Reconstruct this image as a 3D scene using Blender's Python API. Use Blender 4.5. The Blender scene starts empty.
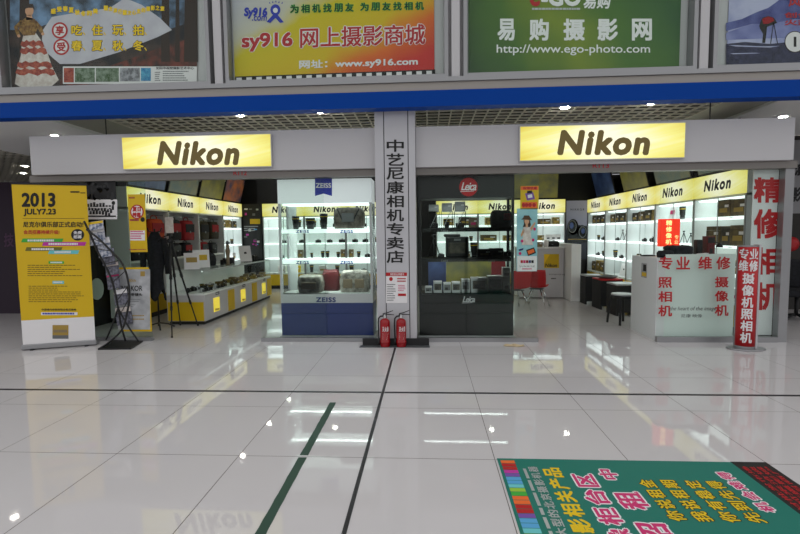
import bpy, bmesh, math, random
from mathutils import Vector, Matrix
random.seed(7)
SC = bpy.context.scene
COL = SC.collection
R = math.radians
DOWN_L = 80

# ------------------------------------------------------------------ camera (fitted to the photograph's lines)
FPX = 467.03; YAW, PIT, ROL = R(3.3267), R(4.1539), R(0.6793); EYE = Vector((0, 0, 1.6))
FW = Vector((-math.sin(YAW)*math.cos(PIT), math.cos(YAW)*math.cos(PIT), -math.sin(PIT)))
_r0 = FW.cross(Vector((0, 0, 1))).normalized(); _u0 = _r0.cross(FW)
RT = _r0*math.cos(ROL) - _u0*math.sin(ROL); UP = _u0*math.cos(ROL) + _r0*math.sin(ROL)
def ray(x, y): return FW + RT*((x-400)/FPX) - UP*((y-267)/FPX)
def at(x, y, Y): d = ray(x, y); return d*(Y/d.y) + EYE          # point of the photo on a wall plane y = Y
def onx(x, y, X): d = ray(x, y); return d*(X/d.x) + EYE         # ... on a side wall x = X
def onz(x, y, Z=0.0): d = ray(x, y); return d*((Z-EYE.z)/d.z) + EYE
cam = bpy.data.cameras.new('camera'); co = bpy.data.objects.new('camera', cam); COL.objects.link(co)
cam.sensor_fit = 'HORIZONTAL'; cam.sensor_width = 36; cam.lens = FPX*36/800; cam.clip_start = 0.05; cam.clip_end = 100
m = Matrix((RT, UP, -FW)).transposed().to_4x4(); m.translation = EYE; co.matrix_world = m
SC.camera = co

# ------------------------------------------------------------------ materials
def lin(c): return tuple((v/12.92 if v <= .04045 else ((v+.055)/1.055)**2.4) for v in c)
def hx(s): return lin(tuple(int(s[i:i+2], 16)/255 for i in (0, 2, 4)))
MATS = {}
def mat(name, col='808080', rough=.5, metal=0, emit=None, strength=1.0, spec=.5):
    if name in MATS: return MATS[name]
    M = bpy.data.materials.new(name); M.use_nodes = True
    b = M.node_tree.nodes['Principled BSDF']
    c = hx(col) if isinstance(col, str) else col
    b.inputs['Base Color'].default_value = (*c, 1); b.inputs['Roughness'].default_value = rough
    b.inputs['Metallic'].default_value = metal; b.inputs['Specular IOR Level'].default_value = spec
    if emit:
        e = hx(emit) if isinstance(emit, str) else emit
        b.inputs['Emission Color'].default_value = (*e, 1); b.inputs['Emission Strength'].default_value = strength
    MATS[name] = M; return M
def noisy(name, c1, c2, scale=20, rough=.5, detail=4, metal=0):
    if name in MATS: return MATS[name]
    M = mat(name, c1, rough, metal); nt = M.node_tree; b = nt.nodes['Principled BSDF']
    tc = nt.nodes.new('ShaderNodeTexCoord'); n = nt.nodes.new('ShaderNodeTexNoise'); n.inputs['Scale'].default_value = scale; n.inputs['Detail'].default_value = detail
    cr = nt.nodes.new('ShaderNodeValToRGB'); cr.color_ramp.elements[0].color = (*hx(c1), 1); cr.color_ramp.elements[1].color = (*hx(c2), 1)
    cr.color_ramp.elements[0].position = .35; cr.color_ramp.elements[1].position = .65
    nt.links.new(tc.outputs['Object'], n.inputs['Vector']); nt.links.new(n.outputs['Fac'], cr.inputs['Fac']); nt.links.new(cr.outputs['Color'], b.inputs['Base Color'])
    return M
def math_node(nt, op, a, b=None):
    n = nt.nodes.new('ShaderNodeMath'); n.operation = op
    for i, v in enumerate((a, b)):
        if v is None: continue
        if isinstance(v, (int, float)): n.inputs[i].default_value = v
        else: nt.links.new(v, n.inputs[i])
    return n.outputs[0]
def glass(name, tint=(.9, .97, .94), gl=1.0):
    if name in MATS: return MATS[name]
    M = bpy.data.materials.new(name); M.use_nodes = True; nt = M.node_tree; nt.nodes.clear()
    o = nt.nodes.new('ShaderNodeOutputMaterial'); mx = nt.nodes.new('ShaderNodeMixShader'); t = nt.nodes.new('ShaderNodeBsdfTransparent')
    g = nt.nodes.new('ShaderNodeBsdfGlossy'); f = nt.nodes.new('ShaderNodeFresnel'); f.inputs['IOR'].default_value = 1.33
    t.inputs['Color'].default_value = (*tint, 1); g.inputs['Roughness'].default_value = 0.0; g.inputs['Color'].default_value = (gl, gl, gl, 1)
    ge = nt.nodes.new('ShaderNodeNewGeometry'); fr = math_node(nt, 'MULTIPLY', f.outputs[0], math_node(nt, 'SUBTRACT', 1.0, ge.outputs['Backfacing']))   # reflect at the outer face only
    nt.links.new(fr, mx.inputs[0]); nt.links.new(t.outputs[0], mx.inputs[1]); nt.links.new(g.outputs[0], mx.inputs[2]); nt.links.new(mx.outputs[0], o.inputs[0])
    MATS[name] = M; return M
def floor_mat():
    M = mat('polished_floor_tile', 'cfcbcc', .045, spec=.36); nt = M.node_tree; b = nt.nodes['Principled BSDF']
    tc = nt.nodes.new('ShaderNodeTexCoord'); sp = nt.nodes.new('ShaderNodeSeparateXYZ'); nt.links.new(tc.outputs['Object'], sp.inputs[0])
    def line(sock, off, p, w):
        t = math_node(nt, 'DIVIDE', math_node(nt, 'SUBTRACT', sock, off), p)
        d = math_node(nt, 'MULTIPLY', math_node(nt, 'ABSOLUTE', math_node(nt, 'SUBTRACT', t, math_node(nt, 'ROUND', t))), p)
        return math_node(nt, 'LESS_THAN', d, w)
    g = math_node(nt, 'MAXIMUM', line(sp.outputs[0], -.455, .9217, .0026), line(sp.outputs[1], 3.215, .955, .0026))
    n = nt.nodes.new('ShaderNodeTexNoise'); n.inputs['Scale'].default_value = 1.3; nt.links.new(tc.outputs['Object'], n.inputs['Vector'])
    cr = nt.nodes.new('ShaderNodeValToRGB'); cr.color_ramp.elements[0].color = (*hx('ccc8c9'), 1); cr.color_ramp.elements[1].color = (*hx('d2cece'), 1)
    nt.links.new(n.outputs['Fac'], cr.inputs['Fac'])
    mx = nt.nodes.new('ShaderNodeMix'); mx.data_type = 'RGBA'; nt.links.new(g, mx.inputs['Factor']); nt.links.new(cr.outputs['Color'], mx.inputs['A']); mx.inputs['B'].default_value = (*hx('5c5450'), 1)
    nt.links.new(mx.outputs['Result'], b.inputs['Base Color'])
    r = math_node(nt, 'ADD', math_node(nt, 'MULTIPLY', g, .4), .035); nt.links.new(r, b.inputs['Roughness'])
    return M
def sign_mat(name, strength=1.0, edge='d0ba1c', mid='fbfae2', between='ece88a'):
    """yellow light-box film: printed pale centre running to deep yellow with slanting pale streaks"""
    M = bpy.data.materials.new(name); M.use_nodes = True; nt = M.node_tree; b = nt.nodes['Principled BSDF']
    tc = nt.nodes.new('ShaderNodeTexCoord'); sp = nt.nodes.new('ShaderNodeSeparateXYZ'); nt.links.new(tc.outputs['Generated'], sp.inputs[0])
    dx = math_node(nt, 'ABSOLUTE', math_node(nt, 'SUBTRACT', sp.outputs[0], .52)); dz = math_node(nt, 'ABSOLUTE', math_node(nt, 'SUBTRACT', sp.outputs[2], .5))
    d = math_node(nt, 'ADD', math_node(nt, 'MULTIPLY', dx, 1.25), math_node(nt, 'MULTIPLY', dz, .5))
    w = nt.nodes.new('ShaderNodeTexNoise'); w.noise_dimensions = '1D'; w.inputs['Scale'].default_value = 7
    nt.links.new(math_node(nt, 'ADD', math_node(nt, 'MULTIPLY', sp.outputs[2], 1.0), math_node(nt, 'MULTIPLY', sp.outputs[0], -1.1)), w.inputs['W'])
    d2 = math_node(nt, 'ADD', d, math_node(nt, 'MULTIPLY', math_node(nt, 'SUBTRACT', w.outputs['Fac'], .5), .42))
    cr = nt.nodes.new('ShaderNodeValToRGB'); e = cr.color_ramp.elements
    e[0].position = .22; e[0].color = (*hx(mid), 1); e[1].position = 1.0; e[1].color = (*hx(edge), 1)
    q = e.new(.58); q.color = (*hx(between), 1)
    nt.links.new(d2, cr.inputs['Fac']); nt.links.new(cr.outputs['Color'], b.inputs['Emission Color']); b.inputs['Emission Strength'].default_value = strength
    b.inputs['Base Color'].default_value = (.25, .2, .03, 1); b.inputs['Roughness'].default_value = .3
    MATS[name] = M; return M

mat('white_paint', 'c9c7c9', .5); mat('grey_paint', '8f8f92', .5); mat('pillar_panel', 'c3c2c6', .35); mat('aluminium', '9a9a9c', .35, .6); mat('aluminium_light', 'c2c1c4', .4, .2)
mat('dark_metal', '3a3a3c', .4, .5); mat('black', '121213', .45); mat('black_gloss', '0c0d0e', .12); mat('near_black', '1c1c1e', .6); mat('blue_band', '003f98', .5, spec=.1)
mat('wall_dark', '2e2b28', .7); mat('wall_purple', '2a1a2c', .7); mat('ceil_white', 'f0f0ee', .7); mat('ceil_band', 'b4b2a6', .7); mat('ceil_void', '423e34', .9); mat('ceil_slat', 'e4dfd0', .6)
mat('sill_beige', 'a9a29a', .5); mat('shelf_white', 'eef2f0', .4); mat('carcass', 'cfd3d2', .45); mat('yellow', 'ddb600', .45); mat('dim_purple', '4a2648', .6); mat('yellow_print', 'ffd400', .5); mat('white', 'f2f2f2', .5); mat('paper', 'ece9ea', .6)
mat('red', 'b8121a', .45); mat('red_gloss', '980a14', .25); mat('ink', '131210', .6); mat('ink_brown', '6a5410', .6); mat('gold_ink', 'e9c400', .5); mat('navy', '1e2f6c', .35); mat('logo_blue', '1a2fae', .4)
mat('pink', 'd0256e', .5); mat('magenta', 'c22fa0', .5); mat('green_bar', '3fae3a', .5); mat('cyan_bar', '6cc9cc', .5); mat('olive_bar', '6f6a1c', .5); mat('rug_green', '0c7364', .55); mat('orange', 'ef6c2a', .5); mat('purple', '7a4fa6', .5); mat('lightblue', '57a7d8', .5); mat('lime', '9cc83c', .5)
mat('skin', 'd8a27e', .6); mat('brown', '5a3f28', .6); mat('dark_brown', '33231a', .6); mat('gold_box', 'a88a3c', .5); mat('kraft', '8a7a62', .7); mat('silver', 'b9bcbe', .3, .3); mat('chrome', 'c8c8c8', .15, 1.0); mat('steel_grey', '6e7072', .4, .5); mat('orange_fabric', 'c64512', .8); mat('red_fabric', '9c1720', .8)
noisy('bag_wrap', 'b9b5aa', '6d685e', 14, .35); noisy('bag_wrap_brown', '756e64', '453e36', 16, .35); mat('case_black', '0d0e0f', .4); mat('head_rail', '7f7a76', .45, .2); mat('panel_white', 'dfe2e3', .4); noisy('clothes', '15161a', '22232a', 20, .85); noisy('forest', '14181e', '4a3a34', 5, .6, 10); noisy('forest_red', '7a3a2c', '2a2420', 9, .6, 10)
noisy('forest_sky', '38404c', '7a9ac0', 5, .6, 10); noisy('white_flare', 'd2cfd8', 'c4c0cc', 4, .6); noisy('dress_red', 'c06048', '8c3028', 24, .6); noisy('dress_white', 'e6ddd8', 'cfc0b8', 18, .6); noisy('gold_cloth', 'a07a3c', '6a4420', 30, .6)
noisy('mountain', '3c4080', '666eac', 5, .6, 8); noisy('mountain_mid', '6a70ac', '8f95c8', 4, .6, 8); noisy('snow_cloud', '8f96c8', 'c0c2e0', 3, .6); noisy('rock_dark', '20203c', '3a3c5c', 18, .6, 8); noisy('landscape_dusk', '5a7884', '9a9470', 2.2, .3); noisy('landscape_gold', '7a7a58', 'a8a04c', 3, .3); noisy('landscape_blue', '2a3868', '5a74ac', 2.2, .3); noisy('sunset', 'e08a58', '5a5878', 3, .3)
noisy('banner_green', '5f9a2a', '3f7a34', 2.2, .45, 3); noisy('magazine_art', 'd8d8e0', '4a5a78', 26, .4, 3); noisy('magazine_dark', '2a2a38', '7a7a88', 30, .4, 3); noisy('photo_green', '3f5a34', '8a9a88', 22, .5); noisy('photo_blue', '2a78b0', '5ab0d0', 20, .5); noisy('photo_grey', '6a6a70', 'b0b0b8', 20, .5); noisy('pastel_blue', '8cc3cf', 'a6d4da', 6, .5)
noisy('carton_brown', '4c4030', '70603c', 9, .6); noisy('carton_gold', 'a8904a', '6a5426', 16, .5); noisy('carton_dark', '26241e', '4c463a', 14, .5); noisy('grey_art', '97999c', 'c2c3c6', 5, .5)
mat('lit_shelf', 'ffffff', .4, emit=(.86, 1, .97), strength=1.15); mat('downlight_glow', 'ffffff', .4, emit=(1, .95, .85), strength=DOWN_L); mat('case_tube', 'ffffff', .4, emit=(.95, 1, 1), strength=9); mat('tube_glow', 'ffffff', .4, emit=(.95, 1, 1), strength=14)
mat('sign_ink', '3a2c08', .5, emit=(.085, .062, .016)); mat('lit_header', 'dde0e2', .4, emit=(.9, .95, 1), strength=.3); mat('red_lamp', 'c01008', .4, emit=(.95, .045, .012), strength=.8); mat('red_lamp_text', 'ffd080', .4, emit=(1, .62, .25), strength=1.4); mat('small_window_glow', 'e8d040', .4, emit=(.95, .75, .08), strength=.55)
glass('pane', (.965, .99, .975), .5); glass('pane_green', (.9, .96, .93), .8); glass('case_glass', (.975, .995, .985), .5); glass('clear_plastic', (.86, .88, .88), .8)
sign_mat('sign_film', 1.0); sign_mat('sign_film_small', .86, 'd9cc46', 'f6f5d6', 'eae692'); sign_mat('sign_film_shelf', .9)
def grad_mat(name, stops, k=(.6, .5), rough=.45, nz=.25, k0=0.0):
    """printed colour gradient (a banner's own artwork)"""
    M = bpy.data.materials.new(name); M.use_nodes = True; nt = M.node_tree; b = nt.nodes['Principled BSDF']
    tc = nt.nodes.new('ShaderNodeTexCoord'); sp = nt.nodes.new('ShaderNodeSeparateXYZ'); nt.links.new(tc.outputs['Generated'], sp.inputs[0])
    n = nt.nodes.new('ShaderNodeTexNoise'); n.inputs['Scale'].default_value = 1.6; nt.links.new(tc.outputs['Object'], n.inputs['Vector'])
    f = math_node(nt, 'ADD', math_node(nt, 'MULTIPLY', sp.outputs[0], k[0]), math_node(nt, 'MULTIPLY', sp.outputs[2], k[1]))
    f = math_node(nt, 'ADD', f, math_node(nt, 'MULTIPLY', math_node(nt, 'SUBTRACT', n.outputs['Fac'], .5), nz)); f = math_node(nt, 'ADD', f, k0)
    cr = nt.nodes.new('ShaderNodeValToRGB'); e = cr.color_ramp.elements
    while len(e) > 1: e.remove(e[-1])
    e[0].position = stops[0][0]; e[0].color = (*hx(stops[0][1]), 1)
    for p, c in stops[1:]: e.new(p).color = (*hx(c), 1)
    nt.links.new(f, cr.inputs['Fac']); nt.links.new(cr.outputs['Color'], b.inputs['Base Color']); b.inputs['Roughness'].default_value = rough
    MATS[name] = M; return M
grad_mat('warm_gradient', [(.0, 'c4c4cc'), (.2, 'cbc8b4'), (.3, 'd2c000'), (.56, 'd8b800'), (.72, 'e06a18'), (.88, 'cc2820')], k=(.6, -.5), k0=.42, nz=.2)
grad_mat('green_gradient', [(0, '264a2a'), (.3, '4a7024'), (.5, '7c9024'), (.7, '4a7426'), (1, '28582e')], k=(.85, .25), nz=.3)
grad_mat('lens_poster', [(0, '1a1c28'), (.45, '2a2c3c'), (.62, '9a9ab4'), (1, 'b8b6cc')], k=(.15, .9), nz=.15)

# ------------------------------------------------------------------ geometry helpers
class MB:
    def __init__(self, mname='white'):
        self.bm = bmesh.new(); self.slots = []; self.cur = 0; self.T = None; self.m(mname)
    def m(self, name):
        if name not in self.slots: self.slots.append(name)
        self.cur = self.slots.index(name); return self
    def _v(self, p):
        p = Vector(p)
        return self.bm.verts.new(self.T @ p if self.T is not None else p)
    def face(self, pts, smooth=False):
        try: f = self.bm.faces.new([self._v(p) for p in pts])
        except ValueError: return None
        f.material_index = self.cur; f.smooth = smooth; return f
    def box(self, x0, x1, y0, y1, z0, z1, bev=0, seg=2):
        v = [self._v(p) for p in ((x0, y0, z0), (x1, y0, z0), (x1, y1, z0), (x0, y1, z0), (x0, y0, z1), (x1, y0, z1), (x1, y1, z1), (x0, y1, z1))]
        fs = [self.bm.faces.new([v[i] for i in q]) for q in ((3, 2, 1, 0), (4, 5, 6, 7), (0, 1, 5, 4), (1, 2, 6, 5), (2, 3, 7, 6), (3, 0, 4, 7))]
        for f in fs: f.material_index = self.cur
        if bev:
            es = list({e for f in fs for e in f.edges})
            r = bmesh.ops.bevel(self.bm, geom=es, offset=bev, segments=seg, profile=.5, affect='EDGES')
            for f in r['faces']: f.material_index = self.cur; f.smooth = True
        return self
    def rings(self, rings, close=True, cap=True, smooth=True):
        vs = [[self._v(p) for p in r] for r in rings]; n = len(vs[0])
        for a, b in zip(vs, vs[1:]):
            for i in range(n if close else n-1):
                f = self.bm.faces.new((a[i], a[(i+1) % n], b[(i+1) % n], b[i])); f.material_index = self.cur; f.smooth = smooth
        if cap and close:
            for q in (vs[0][::-1], vs[-1]):
                f = self.bm.faces.new(q); f.material_index = self.cur
        return self
    def lathe(self, prof, c=(0, 0, 0), seg=20, sx=1, sy=1):
        c = Vector(c)
        return self.rings([[c+Vector((r*sx*math.cos(2*math.pi*i/seg), r*sy*math.sin(2*math.pi*i/seg), z)) for i in range(seg)] for r, z in prof])
    def tube(self, pts, r, seg=8, r2=None):
        pts = [Vector(p) for p in pts]; out = []; up = None
        for i, p in enumerate(pts):
            d = (pts[min(i+1, len(pts)-1)] - pts[max(i-1, 0)]).normalized()
            if up is None: up = d.orthogonal().normalized()
            up = (up - d*up.dot(d)); up = up.normalized() if up.length > 1e-6 else d.orthogonal().normalized()
            s = d.cross(up); rr = r if r2 is None else r + (r2-r)*i/(len(pts)-1)
            out.append([p + (up*math.cos(2*math.pi*k/seg) + s*math.sin(2*math.pi*k/seg))*rr for k in range(seg)])
        return self.rings(out)
    def prism(self, poly, a, b, axis='y'):
        """poly of 2D points extruded from a to b along axis"""
        def P(p, t): return {'y': (p[0], t, p[1]), 'x': (t, p[0], p[1]), 'z': (p[0], p[1], t)}[axis]
        return self.rings([[P(p, a) for p in poly], [P(p, b) for p in poly]], smooth=False)
    def sheet(self, fn, nu, nv, th):
        g = [[Vector(fn(i/nu, j/nv)) for j in range(nv+1)] for i in range(nu+1)]
        def nrm(i, j):
            a = g[min(i+1, nu)][j]-g[max(i-1, 0)][j]; b = g[i][min(j+1, nv)]-g[i][max(j-1, 0)]
            n = a.cross(b); return n.normalized() if n.length > 1e-9 else Vector((0, 0, 1))
        A = [[self._v(g[i][j]+nrm(i, j)*th/2) for j in range(nv+1)] for i in range(nu+1)]
        B = [[self._v(g[i][j]-nrm(i, j)*th/2) for j in range(nv+1)] for i in range(nu+1)]
        def F(*q):
            f = self.bm.faces.new(q); f.material_index = self.cur; f.smooth = True
        for i in range(nu):
            for j in range(nv):
                F(A[i][j], A[i+1][j], A[i+1][j+1], A[i][j+1]); F(B[i][j+1], B[i+1][j+1], B[i+1][j], B[i][j])
        for i in range(nu): F(A[i+1][0], A[i][0], B[i][0], B[i+1][0]); F(A[i][nv], A[i+1][nv], B[i+1][nv], B[i][nv])
        for j in range(nv): F(A[0][j], A[0][j+1], B[0][j+1], B[0][j]); F(A[nu][j+1], A[nu][j], B[nu][j], B[nu][j+1])
        return self
    def ball(self, c, rx, ry, rz, seg=14, n=9):
        c = Vector(c)
        return self.rings([[c+Vector((rx*math.sin(t)*math.cos(2*math.pi*i/seg), ry*math.sin(t)*math.sin(2*math.pi*i/seg), -rz*math.cos(t))) for i in range(seg)] for t in [max(.03, min(math.pi-.03, math.pi*k/n)) for k in range(n+1)]])
    def build(self, name, parent=None, recalc=True):
        if recalc: bmesh.ops.recalc_face_normals(self.bm, faces=self.bm.faces)
        me = bpy.data.meshes.new(name); self.bm.to_mesh(me); self.bm.free()
        for s in self.slots: me.materials.append(MATS[s])
        o = bpy.data.objects.new(name, me); COL.objects.link(o)
        if parent is not None: o.parent = parent
        return o
def tag(o, label, cat, group=None):
    o['label'] = label; o['category'] = cat
    if group: o['group'] = group
    return o
def thing(name, label, cat, loc=(0, 0, 0), rz=0, group=None):
    o = bpy.data.objects.new(name, None); COL.objects.link(o); o.location = loc; o.rotation_euler = (0, 0, rz); o.empty_display_size = .1
    return tag(o, label, cat, group)
def struct(o): o['kind'] = 'structure'; return o
def sbox(name, mname, *b, parent=None, bev=0):
    o = MB(mname).box(*b, bev=bev).build(name, parent)
    return o if parent is not None else struct(o)

# ------------------------------------------------------------------ lettering and flat artwork
_TC = {}
def glyphs(body, bold=0.0, shear=0.0, space=1.0):
    key = (body, bold, shear, space)
    if key not in _TC:
        c = bpy.data.curves.new('lettering', 'FONT'); c.body = body; c.shear = shear; c.resolution_u = 3; c.space_character = space
        o = bpy.data.objects.new('lettering', c); COL.objects.link(o)
        dg = bpy.context.evaluated_depsgraph_get(); dg.update(); me = bpy.data.meshes.new_from_object(o.evaluated_get(dg))
        vs = [v.co.copy() for v in me.vertices]; fs = [tuple(p.vertices) for p in me.polygons]
        bpy.data.objects.remove(o); bpy.data.meshes.remove(me); bpy.data.curves.remove(c)
        x0 = min(v.x for v in vs); x1 = max(v.x for v in vs); y0 = min(v.y for v in vs); y1 = max(v.y for v in vs)
        _TC[key] = ([((v.x-x0)/max(x1-x0, 1e-6), (v.y-y0)/max(y1-y0, 1e-6)) for v in vs], fs, (x1-x0)/max(y1-y0, 1e-6))
    return _TC[key]
class Art:
    """flat printed shapes and lettering lying on a surface: f maps artwork coordinates to a point on it, n is its outward normal"""
    def __init__(self, f, n, base=.0025, step=.0012):
        self.f = f; self.n = Vector(n); self.base = base; self.step = step; self.mb = MB('ink'); self.mb.slots = []
    def pt(self, p, l): return Vector(self.f(*p)) + self.n*(self.base + self.step*l)
    def poly(self, pts, mname, l=0): self.mb.m(mname); self.mb.face([self.pt(p, l) for p in pts]); return self
    def rect(self, x0, y0, x1, y1, mname, l=0): return self.poly([(x0, y0), (x1, y0), (x1, y1), (x0, y1)], mname, l)
    def disc(self, cx, cy, rx, ry, mname, l=0, n=28): return self.poly([(cx+rx*math.cos(2*math.pi*i/n), cy+ry*math.sin(2*math.pi*i/n)) for i in range(n)], mname, l)
    def text(self, body, q, mname, l=1, bold=.02, shear=0, space=1.0, rot=False):
        """q: (x0, y0, x1, y1) box (y0 is the top edge) or four corners tl, tr, br, bl"""
        if len(q) == 4 and not hasattr(q[0], '__len__'): x0, y0, x1, y1 = q; q = ((x0, y0), (x1, y0), (x1, y1), (x0, y1))
        vs, fs, asp = glyphs(body, 0, shear, space); self.mb.m(mname); k = self.mb.cur
        tl, tr, br, bl = [Vector((*p, 0)) for p in q]
        bv_ = min(.2, bold/.85); bu = min(.2, bold/(.85*asp))      # heavier weight: the glyph laid down again, shifted by up to the extra stroke width
        shifts = [(0, 0)] if bold <= 0 else [(0, 0)] + [(round(math.cos(t*math.pi/4), 3), round(math.sin(t*math.pi/4), 3)) for t in (range(8) if bold > .04 else (1, 3, 5, 7))]
        for si, (sx_, sy_) in enumerate(shifts):
            bv = []; lift = self.n*(.00011*si)
            for u, v in vs:
                u = bu + u*(1-2*bu) + sx_*bu; v = bv_ + v*(1-2*bv_) + sy_*bv_
                p = (bl*(1-u)+br*u)*(1-v) + (tl*(1-u)+tr*u)*v
                bv.append(self.mb.bm.verts.new(self.pt((p.x, p.y), l) + lift))
            for f in fs:
                try: F = self.mb.bm.faces.new([bv[i] for i in f]); F.material_index = k
                except ValueError: pass
        return self
    def column(self, body, x0, y0, x1, y1, mname, l=1, bold=.02, gap=.12):
        n = len(body); h = (y1-y0)/(n - gap)
        for i, ch in enumerate(body): self.text(ch, (x0, y0+h*i, x1, y0+h*(i+1-gap)), mname, l, bold)
        return self
    def lines(self, x0, y0, x1, y1, n, mname, l=1, th=.35, jag=.3):
        """n rows of fine print too small to read, as short dashes"""
        h = (y1-y0)/n; rnd = random.Random(int(abs(x0*97+y0*31)*10))
        for i in range(n):
            e = x1 - (x1-x0)*jag*rnd.random(); x = x0
            while x < e-.02*(x1-x0):
                w = (x1-x0)*(.03+.05*rnd.random()); self.rect(x, y0+h*i, min(x+w, e), y0+h*(i+th), mname, l); x += w + (x1-x0)*.012
        return self
    def build(self, name, parent): return self.mb.build(name, parent, recalc=False)
def wallmap(Y): return lambda x, y: at(x, y, Y)
FRONT = (0, -1, 0)
WORLD_L = 1.0
WORLD_RAMP = [(0, .07), (.2, .09), (.45, .4), (.7, 1.0), (1, 1.3)]
mat('tape_green', '2c4a3c', .6); mat('sticker_pale', '8fa79c', .5); mat('cloth_beige', 'c9b592', .8); mat('mint_panel', 'dde8e4', .3); mat('maroon', '5a1216', .5); mat('grey_paint', '9a9a98', .6)
def adopt(o, parent):
    """parent a part that was built in world coordinates"""
    o.parent = parent; o.matrix_parent_inverse = parent.matrix_basis.inverted(); return o
def vbox(x0, x1, y0, y1, z0, z1): return (x0, x1, y0, y1, z0, z1)

# ------------------------------------------------------------------ world and lights
Wd = bpy.data.worlds.new('hall'); SC.world = Wd; Wd.use_nodes = True
_nt = Wd.node_tree; _bg = _nt.nodes['Background']; _tc = _nt.nodes.new('ShaderNodeTexCoord'); _sp = _nt.nodes.new('ShaderNodeSeparateXYZ'); _nt.links.new(_tc.outputs['Generated'], _sp.inputs[0])
_cr = _nt.nodes.new('ShaderNodeValToRGB'); _e = _cr.color_ramp.elements; _nt.links.new(_sp.outputs[2], _cr.inputs['Fac'])   # skylit hall: bright roof, dim shops around
for _p, _v in WORLD_RAMP: (_e.new(_p) if _p not in (0, 1) else _e[int(_p)]).color = (_v*.975, _v*.985, _v, 1)
_nt.links.new(_cr.outputs['Color'], _bg.inputs['Color']); _bg.inputs['Strength'].default_value = WORLD_L
SC.view_settings.view_transform = 'Standard'; SC.view_settings.look = 'None'; SC.view_settings.exposure = 0; SC.view_settings.gamma = 1; SC.view_settings.use_curve_mapping = False

# ------------------------------------------------------------------ setting
floor_mat()
sbox('floor', 'polished_floor_tile', -14, 14, -14, 16, -.1, 0)
sbox('trim_1', 'blue_band', -14, 14, 6.36, 6.56, 3.275, 3.485)                          # blue edge beam of the upper floor
sbox('trim_2', 'sill_beige', -14, 14, 6.40, 6.6, 3.487, 3.6); sbox('trim_3', 'aluminium', -14, 14, 6.37, 6.6, 3.602, 3.66)
sbox('wall_upper', 'white_paint', -14, 14, 6.56, 6.9, 3.66, 8.5)
sbox('slab', 'white_paint', -14, 14, 6.562, 16, 3.9, 4.1)
# ceiling strips over the shops
sbox('ceiling', 'ceil_white', -8.75, -5.79, 6.562, 15.5, 3.4, 3.5); sbox('ceiling.001', 'ceil_band', -5.788, -5.0, 6.562, 15.5, 3.44, 3.5)
sbox('ceiling.002', 'ceil_white', 4.98, 14, 6.562, 15.5, 3.4, 3.5); sbox('ceiling.003', 'ceil_band', 4.3, 4.978, 6.562, 15.5, 3.44, 3.5)
sbox('ceiling.004', 'ceil_void', -4.998, 4.298, 6.562, 15.5, 3.53, 3.56)
def lattice(name, x0, x1, y0, y1, z0, z1, p, w=.009):
    b = MB('ceil_slat'); n = int(round((x1-x0)/p))
    for i in range(n+1): b.box(x0+p*i-w, x0+p*i+w, y0, y1, z0, z1)
    for j in range(int((y1-y0)/p)+1): b.box(x0, x1, y0+p*j-w, y0+p*j+w, z0, z1-.001)
    return struct(b.build(name))
lattice('ceiling.005', -4.92, 4.22, 6.6, 15.4, 3.4, 3.42, .1828)
lattice('ceiling.006', -13.9, -8.78, 6.6, 15.4, 3.4, 3.42, .19); sbox('ceiling.007', 'ceil_void', -14, -8.76, 6.562, 15.5, 3.53, 3.56)
# room shell around the shops
sbox('wall_back', 'wall_dark', -14, 14, 15.6, 15.8, 0, 3.4); sbox('wall_left', 'near_black', -6.0, -5.9, 6.95, 15.5, 0, 3.0); sbox('wall_right', 'near_black', 5.125, 5.16, 7.0, 15.5, 0, 3.0)
sbox('wall_rear', 'near_black', -5.88, 5.12, 14.1, 14.2, 0, 3.38)
sbox('wall_far_left', 'wall_purple', -14, -7.2, 9.3, 9.45, 0, 2.75)
a = Art(wallmap(9.3), FRONT); a.text('技', (4, 233, 14, 247), 'dim_purple', 1, .02); a.build('lettering', bpy.data.objects['wall_far_left'])
sbox('wall_far_right', 'wall_dark', 5.9, 14, 9.6, 9.75, 0, 3.38)
# the pillar between the two shops
px0, px1 = -.715, -.152
b = MB('pillar_panel'); b.box(px0, -.592, 6.58, 7.2, .1, 3.42); b.box(-.245, px1, 6.58, 7.2, .1, 3.42); b.box(-.58, -.257, 6.58, 7.19, .1, 3.42); b.m('near_black').box(px0+.02, px1-.02, 6.6, 7.18, .1, 3.41)
struct(b.build('pillar')); sbox('baseboard_pillar', 'near_black', -.93, .02, 6.548, 6.578, 0, .1); sbox('baseboard_mat', 'steel_grey', -.96, .03, 6.42, 6.545, 0, .006)
a = Art(wallmap(6.58), FRONT); a.column('中艺尼康相机专卖店', 386.5, 139.5, 404, 263, 'ink', 1, .022, .1)
a.build('lettering', bpy.data.objects['pillar'])
n_ = thing('notice_sheet', 'white printed notice with a red heading taped low on the grey pillar', 'notice', at(396, 302, 6.578))
adopt(Art(wallmap(6.576), FRONT, 0).rect(386, 272.5, 407.3, 303, 'paper').build('sheet', None), n_)
a = Art(wallmap(6.576), FRONT); a.rect(386, 272.5, 407, 276, 'red'); a.text('消防安全承诺书', (390, 273, 404, 275.5), 'paper', 1, .01); a.disc(391, 279, 1.8, 2, 'red'); a.lines(397, 278, 406, 283, 2, 'red', 0, .5); a.lines(387, 284, 396, 302, 8, 'steel_grey', 0); a.lines(398, 285, 406, 292, 4, 'pink', 0); a.rect(398, 293.5, 406, 296, 'red')
adopt(a.build('lettering', None), n_)
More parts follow.
